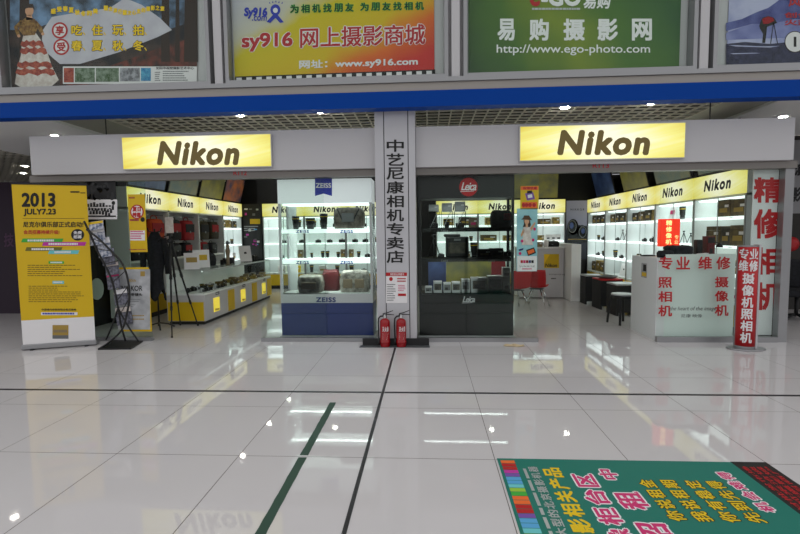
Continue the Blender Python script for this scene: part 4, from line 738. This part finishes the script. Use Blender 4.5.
# ------------------------------------------------------------------ roll-up banner
A0 = onz(22, 351); B0 = onz(96, 345.5); ax = (B0-A0); ax.z = 0; BW = ax.length; ang = math.atan2(ax.y, ax.x); bn = Vector((math.sin(ang), -math.cos(ang), 0))
def onban(x, y): d = ray(x, y); k = (A0-EYE).dot(bn)/d.dot(bn); return EYE + d*k
t = thing('roll_up_banner', 'tall yellow roll-up banner stand at the left end of the shop front', 'banner', (A0.x, A0.y, 0), ang)
ztop = onban(48, 184).z
MB('aluminium').box(-.01, BW+.01, .0, .16, .012, .085, bev=.012).build('base', t)
for x in (.12, BW-.12): MB('dark_metal').box(x-.02, x+.02, -.02, .22, 0, .013).build('foot', t)
MB('yellow').box(.008, BW-.008, .02, .022, .43, ztop-.012).build('sheet', t); MB('paper').box(.008, BW-.008, .02, .022, .08, .4295).build('lower_sheet', t)
MB('near_black').box(-.004, BW+.004, .012, .034, ztop-.012, ztop+.014, bev=.003).build('top_rail', t); MB('near_black').tube([(BW/2, .06, .07), (BW/2, .04, ztop-.01)], .011).build('pole', t)
bo = bn*-.02
a = Art(lambda x, y: onban(x, y)+bo, bn, .002)
a.text('2013', (21, 192.5, 55, 207), 'ink', 1, .045); a.text('JULY7.23', (23, 208.5, 55.5, 216.3), 'ink', 1, .04); a.rect(22, 218.2, 84, 218.6, 'ink_brown'); a.text('尼克尔俱乐部正式启动!', (22.5, 221.5, 83, 227.3), 'ink', 1, .025)
a.text('会员招募持续升级!', (23, 230, 59, 234.2), 'red', 1, .025); a.disc(77.2, 234.8, 6.6, 5.8, 'ink'); a.text('免费', (73, 231, 81.5, 234.4), 'paper', 1, .03); a.text('招募', (73, 235.2, 81.5, 238.6), 'paper', 1, .03)
for x0, x1, y, mm in ((21, 62, 238.5, 'green_bar'), (42, 85, 242, 'magenta'), (25, 61, 247.2, 'olive_bar'), (48, 78, 250.2, 'cyan_bar')):
    a.poly([(x0+1, y), (x1+1, y), (x1-.5, y+3.8), (x0-.5, y+3.8)], mm); a.lines(x0+6, y+1, x1-6, y+3.2, 1, 'paper', 1, .9, .1)
a.rect(48, 261.3, 63.5, 263.8, 'green_bar'); a.lines(50, 261.8, 62, 263.4, 1, 'paper', 1, .9, 0); a.rect(52, 281, 63.5, 284, 'cyan_bar'); a.lines(53, 281.6, 62, 283.4, 1, 'paper', 1, .9, 0)
a.lines(27, 265, 86, 277.5, 6, 'ink_brown', 1, .3, .5); a.lines(28, 286, 88, 303.5, 9, 'ink_brown', 1, .3, .6); a.text('中国境内经销商联合售后服务', (41, 308.7, 76, 310.9), 'ink', 1, .02); a.rect(40.5, 312.5, 77, 315.3, 'paper'); a.lines(42, 313, 75, 314.8, 1, 'logo_blue', 1, .9, .05)
a.rect(52, 325.3, 68, 339, 'gold_box'); a.rect(52, 335.5, 68, 339, 'steel_grey', 1); a.lines(53, 330, 67, 333, 1, 'kraft', 1, .9, 0); a.lines(70, 191, 79, 193, 1, 'ink', 1, .8, 0); a.rect(80, 192.4, 85, 193.2, 'ink', 1)
l = a.build('lettering', None); adopt(l, t)

# ------------------------------------------------------------------ brochure rack
t = thing('brochure_rack', 'black curved metal brochure rack beside the yellow banner', 'rack', (-4.6, 6.55, 0))
P = lambda o: adopt(o, t)
P(MB('black').prism([(p.x, p.y) for p in (onz(98, 350), onz(131, 349.5), onz(143, 342), onz(112, 341))], 0, .022, 'z').build('base'))
YB, YA = 6.32, 6.72
def curve(pts, Y, Ye=None): 
    q = [at(x, y, Y+((Ye or Y)-Y)*i/(len(pts)-1)) for i, (x, y) in enumerate(pts)]; out = []
    for i in range(len(q)-1):
        p0, p1, p2, p3 = q[max(i-1, 0)], q[i], q[i+1], q[min(i+2, len(q)-1)]
        for k in range(6):
            s = k/6; out.append(.5*((2*p1)+(p2-p0)*s+(2*p0-5*p1+4*p2-p3)*s*s+(3*p1-p0-3*p2+p3)*s**3))
    return out+[q[-1]]
cA = curve([(84, 221), (91, 236), (98, 252), (111, 278), (117.6, 305), (121, 325), (126, 342.5)], 6.4, YA)
cB = curve([(86.5, 229.5), (99, 239), (111, 251), (121, 262), (127, 276), (129.5, 295), (127, 313), (121, 331), (101.5, 348.2)], YB)
P(MB('black').tube(cA, .014).build('side_bar')); P(MB('black').tube(cB, .014).build('side_bar'))
P(MB('black').tube(curve([(118, 308), (128, 326), (139, 342)], YA-.03), .012).build('leg')); P(MB('black').tube(curve([(118, 308), (112, 326), (106, 340)], YA+.02), .012).build('leg'))
for k in range(7):
    f = .08+.115*k; pa = cA[int(f*(len(cA)-1))]; pb = cB[int(f*.86*(len(cB)-1))]
    P(MB('black').tube([pa, pb], .006).build('cross_bar'))
mags = [(88, 222, 102, 231, 'magazine_art', 'yellow'), (90, 228, 104, 246, 'magazine_art', 'paper'), (99, 238, 110, 258, 'magazine_art', 'paper'), (103, 249, 114, 266, 'magazine_dark', 'magazine_art'), (106, 263, 118, 276, 'magazine_dark', 'dress_white'), (108, 272, 119, 290, 'magazine_dark', 'pink'), (115, 290, 127, 306, 'magazine_dark', 'paper'), (117, 308, 131, 326, 'magazine_dark', 'dress_white')]
dsc = ['yellow and white leaflet at the top of the brochure rack', 'pale blue and white leaflet second from top of the brochure rack', 'white speckled leaflet third from top of the brochure rack', 'grey leaflet fourth from top of the brochure rack', 'dark leaflet with pale strip, fifth from top of the brochure rack', 'dark leaflet with pink strip, sixth from top of the brochure rack', 'dark leaflet with white heading, seventh from top of the brochure rack', 'dark leaflet in the lowest pocket of the brochure rack']
for i, (x0, y0_, x1, y1_, m1, m2) in enumerate(mags):
    Y = 6.525+.029*i; q0 = at(x0, y1_, Y); q1 = at(x1, y0_, Y); w = q1.x-q0.x; hh = q1.z-q0.z
    b = MB(m1); b.prism([(0, 0), (.006, 0), (.046, hh), (.04, hh)], 0, w, 'x'); b.m(m2).prism([(.0, hh*.72), (.004, hh*.72), (.039, hh*.98), (.036, hh*.98)], .004, w-.004, 'x') if False else b.m(m2).prism([(.026, hh*.7), (.0285, hh*.7), (.0395, hh*.97), (.0365, hh*.97)], .004, w-.004, 'x')
    o = b.build('leaflet'); o.location = (q0.x, Y, q0.z); o.rotation_euler = (0, R(-8), R(6)); tag(o, dsc[i], 'leaflet', 'leaflets in the brochure rack')

# ------------------------------------------------------------------ tripod, coat, counters of the tripod shop
F1, F2, F3 = onz(172, 338), onz(198, 326), onz(176, 331); ap = at(170, 241, 7.5)
t = thing('tripod', 'tall black camera tripod standing before the yellow-fronted glass counter', 'tripod', (ap.x, ap.y, 0))
P = lambda o: adopt(o, t)
F3 = Vector((ap.x+.02, 8.0, 0)); F3.x = onz(176, 333.5).x-.28
for F in (F1, F2, F3):
    F = Vector((F.x, F.y, .01)); d = F-ap; b = MB('near_black'); b.tube([ap+Vector((d.x*.05, d.y*.05, -.02)), ap+d*.4], .019, 8); b.tube([ap+d*.38, ap+d*.72], .015, 8); b.tube([ap+d*.7, F], .011, 8); b.tube([ap+d*.37, ap+d*.41], .024, 8); b.tube([ap+d*.69, ap+d*.73], .02, 8); b.ball(F+Vector((0, 0, .008)), .018, .018, .016); P(b.build('leg'))
P(MB('near_black').tube([ap+Vector((0, 0, -.4)), ap+Vector((0, 0, .1))], .015).build('centre_column')); P(MB('near_black').lathe([(.03, ap.z-.03), (.045, ap.z-.02), (.045, ap.z+.02), (.03, ap.z+.04)], (ap.x, ap.y, 0)).build('spider'))
b = MB('black'); b.box(ap.x-.035, ap.x+.035, ap.y-.04, ap.y+.04, ap.z+.08, ap.z+.13, bev=.01); b.tube([ap+Vector((-.02, 0, .1)), ap+Vector((-.12, -.02, .06)), ap+Vector((-.2, -.03, -.02))], .009); P(b.build('head'))
q0 = at(164.5, 233, 7.45); q1 = at(174.2, 217, 7.45); o = MB('dress_white'); o.box(q0.x+.02, q1.x-.02, 7.44, 7.455, ap.z+.1305, q1.z, bev=.004); o = P(o.build('card_holder')); o['label'] = 'white upright card on the tripod head'
# coat on a stand
cx, cy = at(158, 300, 7.75).x, 7.75
t = thing('coat_stand', 'thin black coat stand under a black coat behind the tripod', 'coat stand', (cx, cy, 0)); b = MB('black').tube([(0, 0, .05), (0, 0, 1.72)], .014); b.build('pole', t)
for k in range(4): an = k*math.pi/2+.6; MB('black').tube([(0, 0, .1), (.14*math.cos(an), .14*math.sin(an), .07), (.24*math.cos(an), .24*math.sin(an), .012)], .012).build('foot', t)
for s in (-1, 1): MB('black').tube([(0, 0, 1.66), (s*.1, 0, 1.68), (s*.13, 0, 1.74)], .009).build('hook', t)
def coat(u, v):
    an = 2*math.pi*u; z = 1.66-(1.08+.1*math.sin(3*an))*v; w = .06+.09*min(1, v*5)+.02*math.sin(v*7)-.03*v; f = 1+.16*math.sin(an*5+v*4)*v
    return (cx+w*f*math.cos(an), cy+w*.6*f*math.sin(an), z)
o = MB('clothes'); o.sheet(coat, 40, 16, .012); root = thing('black_coat', 'long black coat hanging on the stand behind the tripod', 'coat', (cx, cy, .5)); adopt(o.build('body'), root)
for s in (-1, 1): adopt(MB('clothes').tube([(cx+s*.14, cy, 1.55), (cx+s*.21, cy-.02, 1.3), (cx+s*.22, cy-.03, .95)], .06, 10, .045).build('sleeve'), root)
# glass counters
def counter(label, y0, L, xf=-3.98, D=.7, end=False):
    t = thing('glass_counter', label, 'counter', (xf, y0, 0), math.pi/2, 'glass counters of the tripod shop')
    b = MB('white_paint'); b.box(0, L, .0, D, .06, .53, bev=.004); b.build('base', t); MB('near_black').box(.02, L-.02, .03, D-.03, 0, .06).build('plinth', t)
    if end: MB('yellow').box(-.012, -.001, .02, D-.02, .07, .41).build('end_panel', t)
    MB('yellow').box(L-.3, L-.004, -.012, -.001, .08, .5).build('yellow_panel', t)
    w = MB('small_window_glow').box(.34, .58, -.01, -.001, .17, .43).build('lit_window', t); a = Art(lambda x, y: (x, -.01, y), FRONT, .002); a.text('Nikon', (.37, .235, .55, .185), 'ink', 1, .04, .15); l = a.build('lettering', None); l.parent = w
    a = Art(lambda x, y: (x, 0, y), FRONT, .002); a.rect(.44, .53, .6, .475, 'black'); a.text('Nikon', (.455, .518, .585, .488), 'paper', 1, .03, .15); a.build('name_plate', t)
    MB('shelf_white').box(.0, L, .0, D, .531, .56).build('deck', t)
    for nm, bx in (('front_glass', (0, L, .004, .012, .561, .972)), ('top_glass', (0, L, .0, D, .973, .983))): MB('case_glass').box(*bx).build(nm, t)
    for x in ((.004, L-.012) if end else (L-.012,)): MB('case_glass').box(x, x+.008, .013, D-.02, .561, .972).build('side_glass', t)
    MB('white').box(0, L, D-.018, D, .561, .972).build('back_panel', t); MB('lit_shelf').box(.02, L-.02, .022, .05, .946, .962).build('lamp_strip', t); b = MB('aluminium_light'); b.box(.01, L-.013, .0135, .0195, .944, .972); b.box(.01, L-.013, .0195, .056, .965, .972); b.build('top_rail', t)
    return t
cl3 = ['glass-topped counter with yellow end nearest the tripod', 'middle glass-topped counter with lit yellow window', 'inner glass-topped counter farthest from the shop front']
cs = [counter(cl3[0], 8.08, 1.28, end=True), counter(cl3[1], 9.362, 1.28), counter(cl3[2], 10.644, 1.0)]
rnd = random.Random(9)
wh = ['nearest counter', 'middle counter', 'inner counter']
for ci, c in enumerate(cs):
    L = (1.28, 1.28, 1.0)[ci]; n = (6, 5, 4)[ci]
    for rI, (yy, rn) in enumerate(((.14, 'front'), (.4, 'back'))):
        for k in range(n):
            x = .1+(L-.2)*(k+.5)/n; kind = (k*3+rI+ci) % 4
            if ci == 0: o = g_camera(.12+.02*(k % 2), 'black' if (k+rI) % 3 else 'silver') if kind != 2 else g_lens(.04, .1)
            else: o = g_carton(.14, .12, .07+.03*(k % 2), ('carton_gold', 'carton_brown', 'kraft')[(k+rI) % 3]) if kind != 1 else g_camera(.13)
            nm = {'camera': 'camera', 'lens': 'camera lens', 'carton': 'box'}[o.name.split('.')[0]]
            adj = ADJ.get(o.data.materials[0].name, '')
            set_at(o, c, x, yy, .5605, rnd.uniform(-.3, .3)); tag(o, '%s %s, %s along the %s row inside the %s' % (adj, nm.replace('camera lens', 'lens').replace('box', 'carton'), ORD[k], rn, wh[ci]), nm, 'goods in the glass counters')
TOP = .9835
def ontop(o, x, y, lb, cat, rz=0, c=None): o.location = (x, y, TOP); o.rotation_euler = (0, 0, rz); return tag(o, lb, cat)
o = g_card(.26, .3, 'paper', 'gold_box'); ontop(o, -4.3, 8.3, 'white upright card box left of two on the counter behind the tripod', 'display card', .5)
o = g_card(.3, .34, 'white', 'yellow'); ontop(o, -4.32, 8.72, 'white upright card with yellow top beside the tripod leg on the counter', 'display card', .7)
o = g_bag(.4, .25, .26, 'clothes'); ontop(o, -4.5, 9.2, 'black camera bag on the counter before the olive bag cabinet', 'bag', .9)
def tele():
    b = MB('black'); b.tube([(-.28, 0, .07), (-.2, 0, .07)], .07, 16); b.tube([(-.2, 0, .07), (-.02, 0, .07)], .055, 16); b.tube([(-.02, 0, .07), (.12, 0, .07)], .045, 16); b.box(.12, .19, -.07, .07, .0, .12, bev=.012); b.m('gold_ink').tube([(-.195, 0, .07), (-.18, 0, .07)], .0575, 16); b.m('black').box(-.1, -.02, -.02, .02, 0.0, .03); return b.build('telephoto_camera')
ontop(tele(), -4.3, 10.0, 'black camera with long telephoto lens lying on the middle counter', 'camera', 1.9)
o = g_camera(.2); ontop(o, -4.25, 9.58, 'black camera standing beside the telephoto lens on the counter', 'camera', 1.2)
b = MB('kraft'); b.lathe([(.05, 0), (.055, .01), (.03, .03), (.035, .2), (.05, .3), (.03, .36), (.04, .4), (.02, .43)], seg=14); ontop(b.build('beige_lens'), -4.08, 9.36, 'slim beige lens standing on the counter left of telephoto', 'camera lens')
o = g_plate(.3, .36); ontop(o, -4.25, 10.75, 'white tablet board propped on the inner counter', 'display board', .9)
o = g_camera(.2); ontop(o, -4.22, 11.15, 'black camera right of the white board on the inner counter', 'camera', 1.0); o = g_camera(.16); ontop(o, -4.3, 11.45, 'small black camera at the far end of the inner counter', 'camera', 1.3)
# ------------------------------------------------------------------ reception desk and seats of the repair shop
t = thing('reception_desk', 'white reception desk with a yellow square emblem behind the red chairs', 'desk', (2.8, 11.5, 0)); P = lambda o: adopt(o, t)
P(MB('white_paint').box(2.2, 3.25, 11.3, 11.9, .02, 1.19, bev=.006).build('front_body')); P(MB('white').box(2.18, 3.27, 11.27, 11.93, 1.192, 1.225, bev=.004).build('desk_top')); P(MB('white').box(3.272, 3.49, 10.8, 11.95, .0, 1.3, bev=.008).build('end_panel'))
a = Art(wallmap(11.3), FRONT); a.rect(544, 254, 559, 268, 'yellow', 0); a.text('Nikon', (545, 263.5, 557, 267.2), 'ink', 1, .04, .15); a.poly([(544, 254), (550, 254), (544.2, 264)], 'yellow_print', 1); a.text('At the heart of the image', (549, 273.5, 565.5, 275.6), 'ink', 1, .0, .1); a.lines(551, 278, 556, 279.3, 1, 'ink', 1, .8, 0); P(a.build('emblem', None))
o = g_bag(.34, .2, .14, 'clothes'); o.location = (3.03, 11.6, 1.2255); tag(o, 'black bag lying on top of the white reception desk', 'bag'); o = g_carton(.18, .16, .12, 'kraft', 'carton_gold'); o.location = (2.7, 11.55, 1.2255); tag(o, 'small beige carton on the reception desk, left of the black bag', 'box')
b = MB('paper'); b.lathe([(.05, 0), (.055, .1), (.05, .16), (.02, .17)], seg=14); o = b.build('paper_cup'); o.location = (2.87, 11.45, 1.2255); tag(o, 'white paper cup on the reception desk beside the black bag', 'cup')
def red_chair(label, x, y, rz):
    t = thing('shell_chair', label, 'chair', (x, y, 0), rz, 'red shell chairs')
    def sh(u, v):
        s = 2*u-1
        if v < .5: q = v/.5; return (.215*s*(.92+.08*q), -.22+.42*q, .45-.02*math.sin(math.pi*q)+.03*s*s)
        q = (v-.5)/.5; return (.215*s*(1+.08*math.sin(math.pi*q)), .20+.09*math.sin(q*1.4)-.05*s*s*q, .45+.03*s*s*(1-q)+.37*q)
    MB('red').sheet(sh, 10, 16, .016).build('seat_shell', t); MB('steel_grey').box(-.13, .13, -.12, .12, .395, .412).build('seat_plate', t)
    for sx in (-1, 1):
        for sy in (-1, 1): MB('chrome').tube([(.09*sx, .08*sy, .4), (.22*sx, .22*sy, .012)], .013).build('leg', t)
red_chair('red shell chair with splayed metal legs beside the white reception desk', 2.3, 9.9, 2.7); red_chair('red shell chair partly behind the black case and girl poster', 1.82, 9.7, 3.5)
b = MB('brown'); b.box(-.17, .17, -.16, .16, .42, .46, bev=.008)
def cube_table(label, x, y, s, h, top, rz=0):
    t = thing('cube_table', label, 'table', (x, y, 0), rz, 'black cube tables by the right wall')
    b = MB('near_black'); b.box(-s/2, -s/2+.03, -s/2, s/2, 0, h-.03); b.box(s/2-.03, s/2, -s/2, s/2, 0, h-.03); b.box(-s/2+.03, s/2-.03, -s/2+.02, s/2-.02, .06, h-.03); b.build('body', t); MB(top).box(-s/2-.005, s/2+.005, -s/2-.005, s/2+.005, h-.029, h, bev=.005).build('top', t)
cube_table('black cube table with pale top, farthest of three by the right wall', 3.62, 11.05-.55, .36, .64, 'silver', 0); cube_table('black cube table with a red top, middle of three by the right wall', 3.72, 9.85, .44, .62, 'red', .05); cube_table('black cube table with white top, nearest of three by the right wall', 3.74, 9.1, .44, .6, 'silver', .05)
b = MB('steel_grey'); b.lathe([(.13, 0), (.17, .012), (.2, .05), (.19, .05), (.16, .016)], seg=24); o = b.build('tray'); o.location = (3.72, 9.85, .6205); tag(o, 'round grey tray on the red-topped cube table', 'tray')
t = thing('stool', 'black bentwood stool with pale seat beside the repair counter', 'stool', (3.32, 8.12, 0), .3); MB('silver').lathe([(.165, .5), (.175, .505), (.175, .525), (.165, .53)], seg=28).build('seat', t); MB('near_black').lathe([(.15, .44), (.16, .45), (.16, .499), (.15, .499)], seg=28).build('apron', t)
for k in range(4): an = k*math.pi/2+.78; MB('near_black').tube([(.12*math.cos(an), .12*math.sin(an), .49), (.175*math.cos(an), .175*math.sin(an), .46), (.19*math.cos(an), .19*math.sin(an), .38), (.225*math.cos(an), .225*math.sin(an), 0.012)], .02).build('leg', t)
# ------------------------------------------------------------------ repair counter
t = thing('repair_counter', 'white repair counter with pale green glass front and red characters', 'counter', (3.85, 7.3, 0)); P = lambda o: adopt(o, t)
b = MB('panel_white'); b.prism([(6.9, .0), (7.72, 0), (7.72, 1.16), (7.70, 1.2), (6.95, 1.2), (6.91, 1.18), (6.9, 1.14)], 3.3, 3.42, 'x'); P(b.build('end_panel'))
P(MB('white_paint').box(3.421, 4.38, 7.0, 7.68, .06, 1.16).build('body')); P(MB('white').box(3.421, 4.40, 6.93, 7.7, 1.162, 1.2, bev=.005).build('counter_top'))
fp = MB('mint_panel').box(3.421, 4.385, 6.9, 6.912, .05, 1.25).build('front_panel'); P(fp)
a = Art(wallmap(6.9), FRONT); a.text('the heart of the image', (669.5, 306.5, 716, 311.5), 'steel_grey', 1, .0, .25); a.text('尼康 映像', (681, 314, 702, 317.5), 'steel_grey', 1, .0); l = a.build('slogan', None); l.parent = fp
q = [onx(640.5, 237.5, 3.3), onx(645, 247.5, 3.3)]; a = Art(lambda x, y: (3.3, x, y), (-1, 0, 0), .002); a.rect(7.2, 1.1, 7.38, .88, 'grey_art'); a.rect(7.22, 1.08, 7.32, .98, 'ink', 1); a.rect(7.21, .96, 7.36, .9, 'yellow', 1); P(a.build('sticker', None))
# red characters on the shop glass in front of the counter
a = Art(wallmap(6.8), FRONT, .002)
for c, x0, x1 in (('专', 658.5, 672.5), ('业', 676, 690), ('维', 698, 712), ('修', 716, 730.5)): a.text(c, (x0, 256.5, x1, 269.5), 'red', 1, .028)
for c, y0_, y1_ in (('照', 277, 288), ('相', 291, 302), ('机', 305, 316.5)): a.text(c, (658, y0_, 672, y1_), 'red', 1, .028)
for c, y0_, y1_ in (('摄', 276.5, 287.5), ('像', 290.5, 301.5), ('机', 304.5, 316)): a.text(c, (714.5, y0_, 728.5, y1_), 'red', 1, .028)
a.build('lettering', bpy.data.objects['window_9'])
t = thing('sign_panel', 'tall white panel with huge red characters beside the end post', 'sign', (4.76, 6.9, .08)); adopt(MB('panel_white').box(4.585, 4.925, 6.905, 6.915, .078, 2.42).build('sheet'), t)
a = Art(wallmap(6.9), FRONT, -.003)
for c, y0_, y1_ in (('精', 177, 203), ('修', 208.5, 239), ('相', 247, 275), ('机', 282, 310.5)): a.text(c, (753.5, y0_, 781, y1_), 'red', 1, .035)
adopt(a.build('lettering', None), t)
CT = 1.2005
def onct(o, x, y, lb, cat, rz=0): o.location = (x, y, CT); o.rotation_euler = (0, 0, rz); return tag(o, lb, cat)
t = thing('lamp_sign', 'small glowing red lamp sign standing on the repair counter', 'sign', (3.67, 7.34, CT)); MB('black').box(-.09, .09, -.06, .06, 0, .03, bev=.005).build('base', t); MB('black').tube([(0, 0, .03), (0, 0, .15)], .015).build('stem', t); p = MB('red_lamp').box(-.145, .145, -.05, .05, .15, .565, bev=.012).build('lamp_box', t)
a = Art(lambda x, y: (x, -.05, y), FRONT, .003)
for i, c in enumerate('精修像机'): a.text(c, (-.07, .545-.095*i, .02, .465-.095*i), 'red_lamp_text', 1, .03)
for i, c in enumerate('专业'): a.text(c, (.06, .32-.07*i, .12, .26-.07*i), 'red_lamp_text', 1, .0)
l = a.build('lettering', None); l.parent = p
b = soft_box(.34, .26, .17, 'clothes', 21, .08); onct(b.build('black_bag'), 3.69, 7.1, 'black soft bag lying before the glowing red lamp sign', 'bag'); b = soft_box(.2, .16, .1, 'clothes', 22, .08); onct(b.build('black_pouch'), 3.46, 7.0, 'small black pouch at left of the black soft bag on repair counter', 'pouch')
b = MB('black'); b.box(-.045, .045, -.05, .05, 0, .25, bev=.015); b.m('near_black').rings([[Vector((.03*math.cos(q), -.053-y, .16+.03*math.sin(q))) for q in [2*math.pi*i/14 for i in range(14)]] for y in (0, .006)]); onct(b.build('speaker'), 4.03, 7.2, 'small black speaker box left of the dark red case on repair counter', 'speaker')
b = MB('maroon'); b.box(-.055, .055, -.07, .07, 0, .3, bev=.006); b.m('black').box(-.05, .05, -.073, -.069, .2, .28); b.m('near_black').box(-.02, .02, -.074, -.07, .05, .12); onct(b.build('upright_case'), 4.18, 7.2, 'dark red upright case on the repair counter', 'case')
b = MB('kraft'); b.box(-.07, .07, -.05, .05, 0, .03, bev=.006); b.m('paper').prism([(-.06, .031), (.06, .031), (.07, .06), (-.05, .05)], -.045, .045, 'y'); onct(b.build('parts_tray'), 3.97, 6.99, 'small beige parts tray with paper before the speaker box', 'tray')
t = thing('desk_lamp', 'black jointed desk lamp at the right end of the repair counter', 'lamp', (4.33, 7.3, CT)); MB('black').lathe([(.05, 0), (.055, .01), (.05, .02), (.015, .025)], seg=18).build('base', t); MB('black').tube([(0, 0, .02), (-.08, 0, .22), (.02, -.05, .2)], .009).build('arm', t); MB('black').lathe([(.015, .2), (.045, .15), (.048, .13), (.04, .132)], (.03, -.06, 0), seg=16).build('shade', t)
b = MB('black'); b.box(-.09, .09, -.06, .06, 0, .018, bev=.006); b.m('steel_grey').box(-.06, .06, -.04, .04, .0185, .022); onct(b.build('card_tray'), 3.4, 7.4, 'flat black tray at the left end of the repair counter', 'tray')
# ------------------------------------------------------------------ free standing sign before the repair counter
sx, sy = onz(745.5, 349).x, onz(745.5, 349).y
t = thing('standing_sign', 'red free-standing column sign with white characters on an oval foot', 'sign', (sx, sy, 0), R(-4))
MB('aluminium').lathe([(.23, 0), (.235, .004), (.235, .014), (.225, .02)], seg=40, sy=.62).build('foot', t)
H0, H1 = .021, onz(745.5, 349).z+1.385
fr = lambda u: (.13*math.sin(R(-80+118*u)), .05-.14*math.cos(R(-80+118*u)))
n = 14; front = [fr(i/n) for i in range(n+1)]
MB('aluminium').prism([(p[0], p[1]+.004) for p in front]+[(.098, -.045), (.098, .06), (-.125, .06)], H0, H1, 'z').build('column', t)
b = MB('red'); b.sheet(lambda u, v: (*[c for c in (fr(.02+.96*u)[0], fr(.02+.96*u)[1]-.001)], H0+.03+(H1-H0-.05)*v), 14, 2, .003); fc = b.build('face', t)
MB('aluminium_light').box(.08, .106, -.066, .064, H0, H1+.012, bev=.004).build('side_rail', t)
a = Art(lambda x, y: (fr(x)[0]*1.035, .05-(.05-fr(x)[1])*1.035, y), (0, -1, 0), .001)
zz = lambda k: H1-.04-(H1-H0-.09)*k
for i, c in enumerate('专业'): a.text(c, (.08+.42*i, zz(.0), .47+.42*i, zz(.11)), 'paper', 1, .03)
for i, c in enumerate('维修'): a.text(c, (.08+.42*i, zz(.12), .47+.42*i, zz(.235)), 'paper', 1, .03)
for i, c in enumerate('摄像机照相机'): a.text(c, (.26, zz(.25+.123*i), .74, zz(.363+.123*i)), 'paper', 1, .03)
l = a.build('lettering', None); l.parent = fc

# ------------------------------------------------------------------ floor advert
t = thing('floor_advert', 'dark green floor advert sheet with pink and yellow characters', 'floor sticker', (1.4, 2.3, 0))
P = lambda o: adopt(o, t); RY0, RY1 = .9, 3.232
P(MB('rug_green').box(.483, 2.075, RY0, RY1, .0, .0022).build('sheet')); P(MB('ink').box(2.076, 2.312, RY0, RY1+.005, .0, .0022).build('border_sheet'))
# artwork coordinates: x runs with the reading direction (away from the camera), y runs down the page (+X)
a = Art(lambda x, y: (y, x, .0022), (0, 0, 1), .0008, .0006)
cols = ['orange', 'red', 'red', 'magenta', 'purple', 'lightblue', 'lightblue', 'cyan_bar', 'lime', 'green_bar', 'orange', 'orange', 'red', 'red', 'purple', 'lightblue', 'lightblue', 'cyan_bar', 'lime', 'orange']
y = 3.205; k = 0
while y > RY0+.05: a.rect(y-.043, .503, y-.003, .598, cols[k % len(cols)]); y -= .0445; k += 1
for i, c in enumerate('辽宁摄影器材城沈阳最大型的北京摄影机器材城'[:19]): x1 = 3.12-.083*(18-i); a.text(c, (x1-.074, .672, x1, .735), 'silver', 1, .025)
a.lines(1.4, .635, 3.14, .66, 1, 'silver', 1, .8, .05)
for i, c in enumerate('影器材及摄影相关产品'): x1 = 3.11-.142*(9-i); a.text(c, (x1-.128, .762, x1, .882), 'gold_ink', 1, .035)
def pk(c, x0, x1, y0, y1): a.text(c, (x0-.008, y0-.008, x1+.008, y1+.008), 'paper', 1, .075); a.text(c, (x0, y0, x1, y1), 'pink', 2, .04)
for i, c in enumerate('摄像柜台区'): x1 = 3.035-.19*(4-i); pk(c, x1-.165, x1, .935, 1.07)
pk('中', 2.965, 3.1, 1.12, 1.235); pk('租', 2.64, 2.83, 1.115, 1.28); pk('招', 2.32, 2.52, 1.11, 1.285)
for s, y0_, in (('你说租金', 1.33), ('我说租期', 1.47), ('你有稳定', 1.615), ('先到先得', 1.75)):
    for i, c in enumerate(s): x1 = 2.975-.112*(3-i); a.text(c, (x1-.102, y0_-.004, x1+.004, y0_+.1), 'ink', 0, .06); a.text(c, (x1-.1, y0_, x1, y0_+.094), 'gold_ink', 1, .025)
for i, c in enumerate('机会难得'): x1 = 3.09-.115*(3-i); pk(c, x1-.1, x1, 1.885+.0, 1.965)

for i, c in enumerate(('沈阳市北方最大的摄影器材批发市场', '招商热线欢迎广大客户前来洽谈', '地址沈阳市和平区三好街摄影城', '本柜台区现面向全市诚招商户')): a.text(c, (1.5+.03*i, 2.1+.048*i, 3.17, 2.135+.048*i), 'red', 1, .02)
P(a.build('lettering', None))
# ------------------------------------------------------------------ right background beyond the end post
p0 = at(786, 128, 9.59); p1 = at(900, 212, 9.59); t = thing('wall_sign', 'grey wall sign with black characters on the wall right of the end post', 'sign', ((p0.x+p1.x)/2, 9.59, p1.z)); adopt(MB('grey_paint').box(p0.x, 9.4, 9.585, 9.6, p1.z, 3.3).build('sheet'), t); a.f = wallmap(9.585); 
a = Art(wallmap(9.585), FRONT); a.text('演', (794, 163, 806, 176), 'near_black', 1, .04); a.text('影', (791, 187, 801, 202), 'near_black', 1, .04); adopt(a.build('lettering', None), t)
cx = at(794, 300, 8.4).x
t = thing('armchair', 'black padded chair in the dim aisle right of the end post', 'chair', (cx+.12, 8.5, 0), -.3)
MB('clothes').box(-.26, .26, -.25, .25, .42, .54, bev=.04).build('seat', t); MB('clothes').box(-.25, .25, .2, .3, .54, 1.05, bev=.04).build('backrest', t)
for s in (-1, 1): MB('near_black').tube([(s*.28, -.2, .54), (s*.28, -.2, .7), (s*.28, .2, .72), (s*.28, .24, .6)], .022).build('arm', t)
for k in range(5): an = k*2*math.pi/5; MB('near_black').tube([(0, 0, .1), (.28*math.cos(an), .28*math.sin(an), .03)], .02).build('leg', t)
MB('near_black').tube([(0, 0, .08), (0, 0, .42)], .03).build('post', t)
q = at(789, 244, 8.9); t = thing('red_reel', 'red round hose reel on the dark wall right of the end post', 'hose reel', (q.x, 9.59, q.z)); q = at(790, 244, 9.55); adopt(MB('red').rings([[Vector((q.x+r*math.cos(k), y, q.z+r*math.sin(k))) for k in [2*math.pi*i/24 for i in range(24)]] for r, y in ((.1, 9.6), (.14, 9.58), (.14, 9.5), (.06, 9.48))]).build('drum'), t)
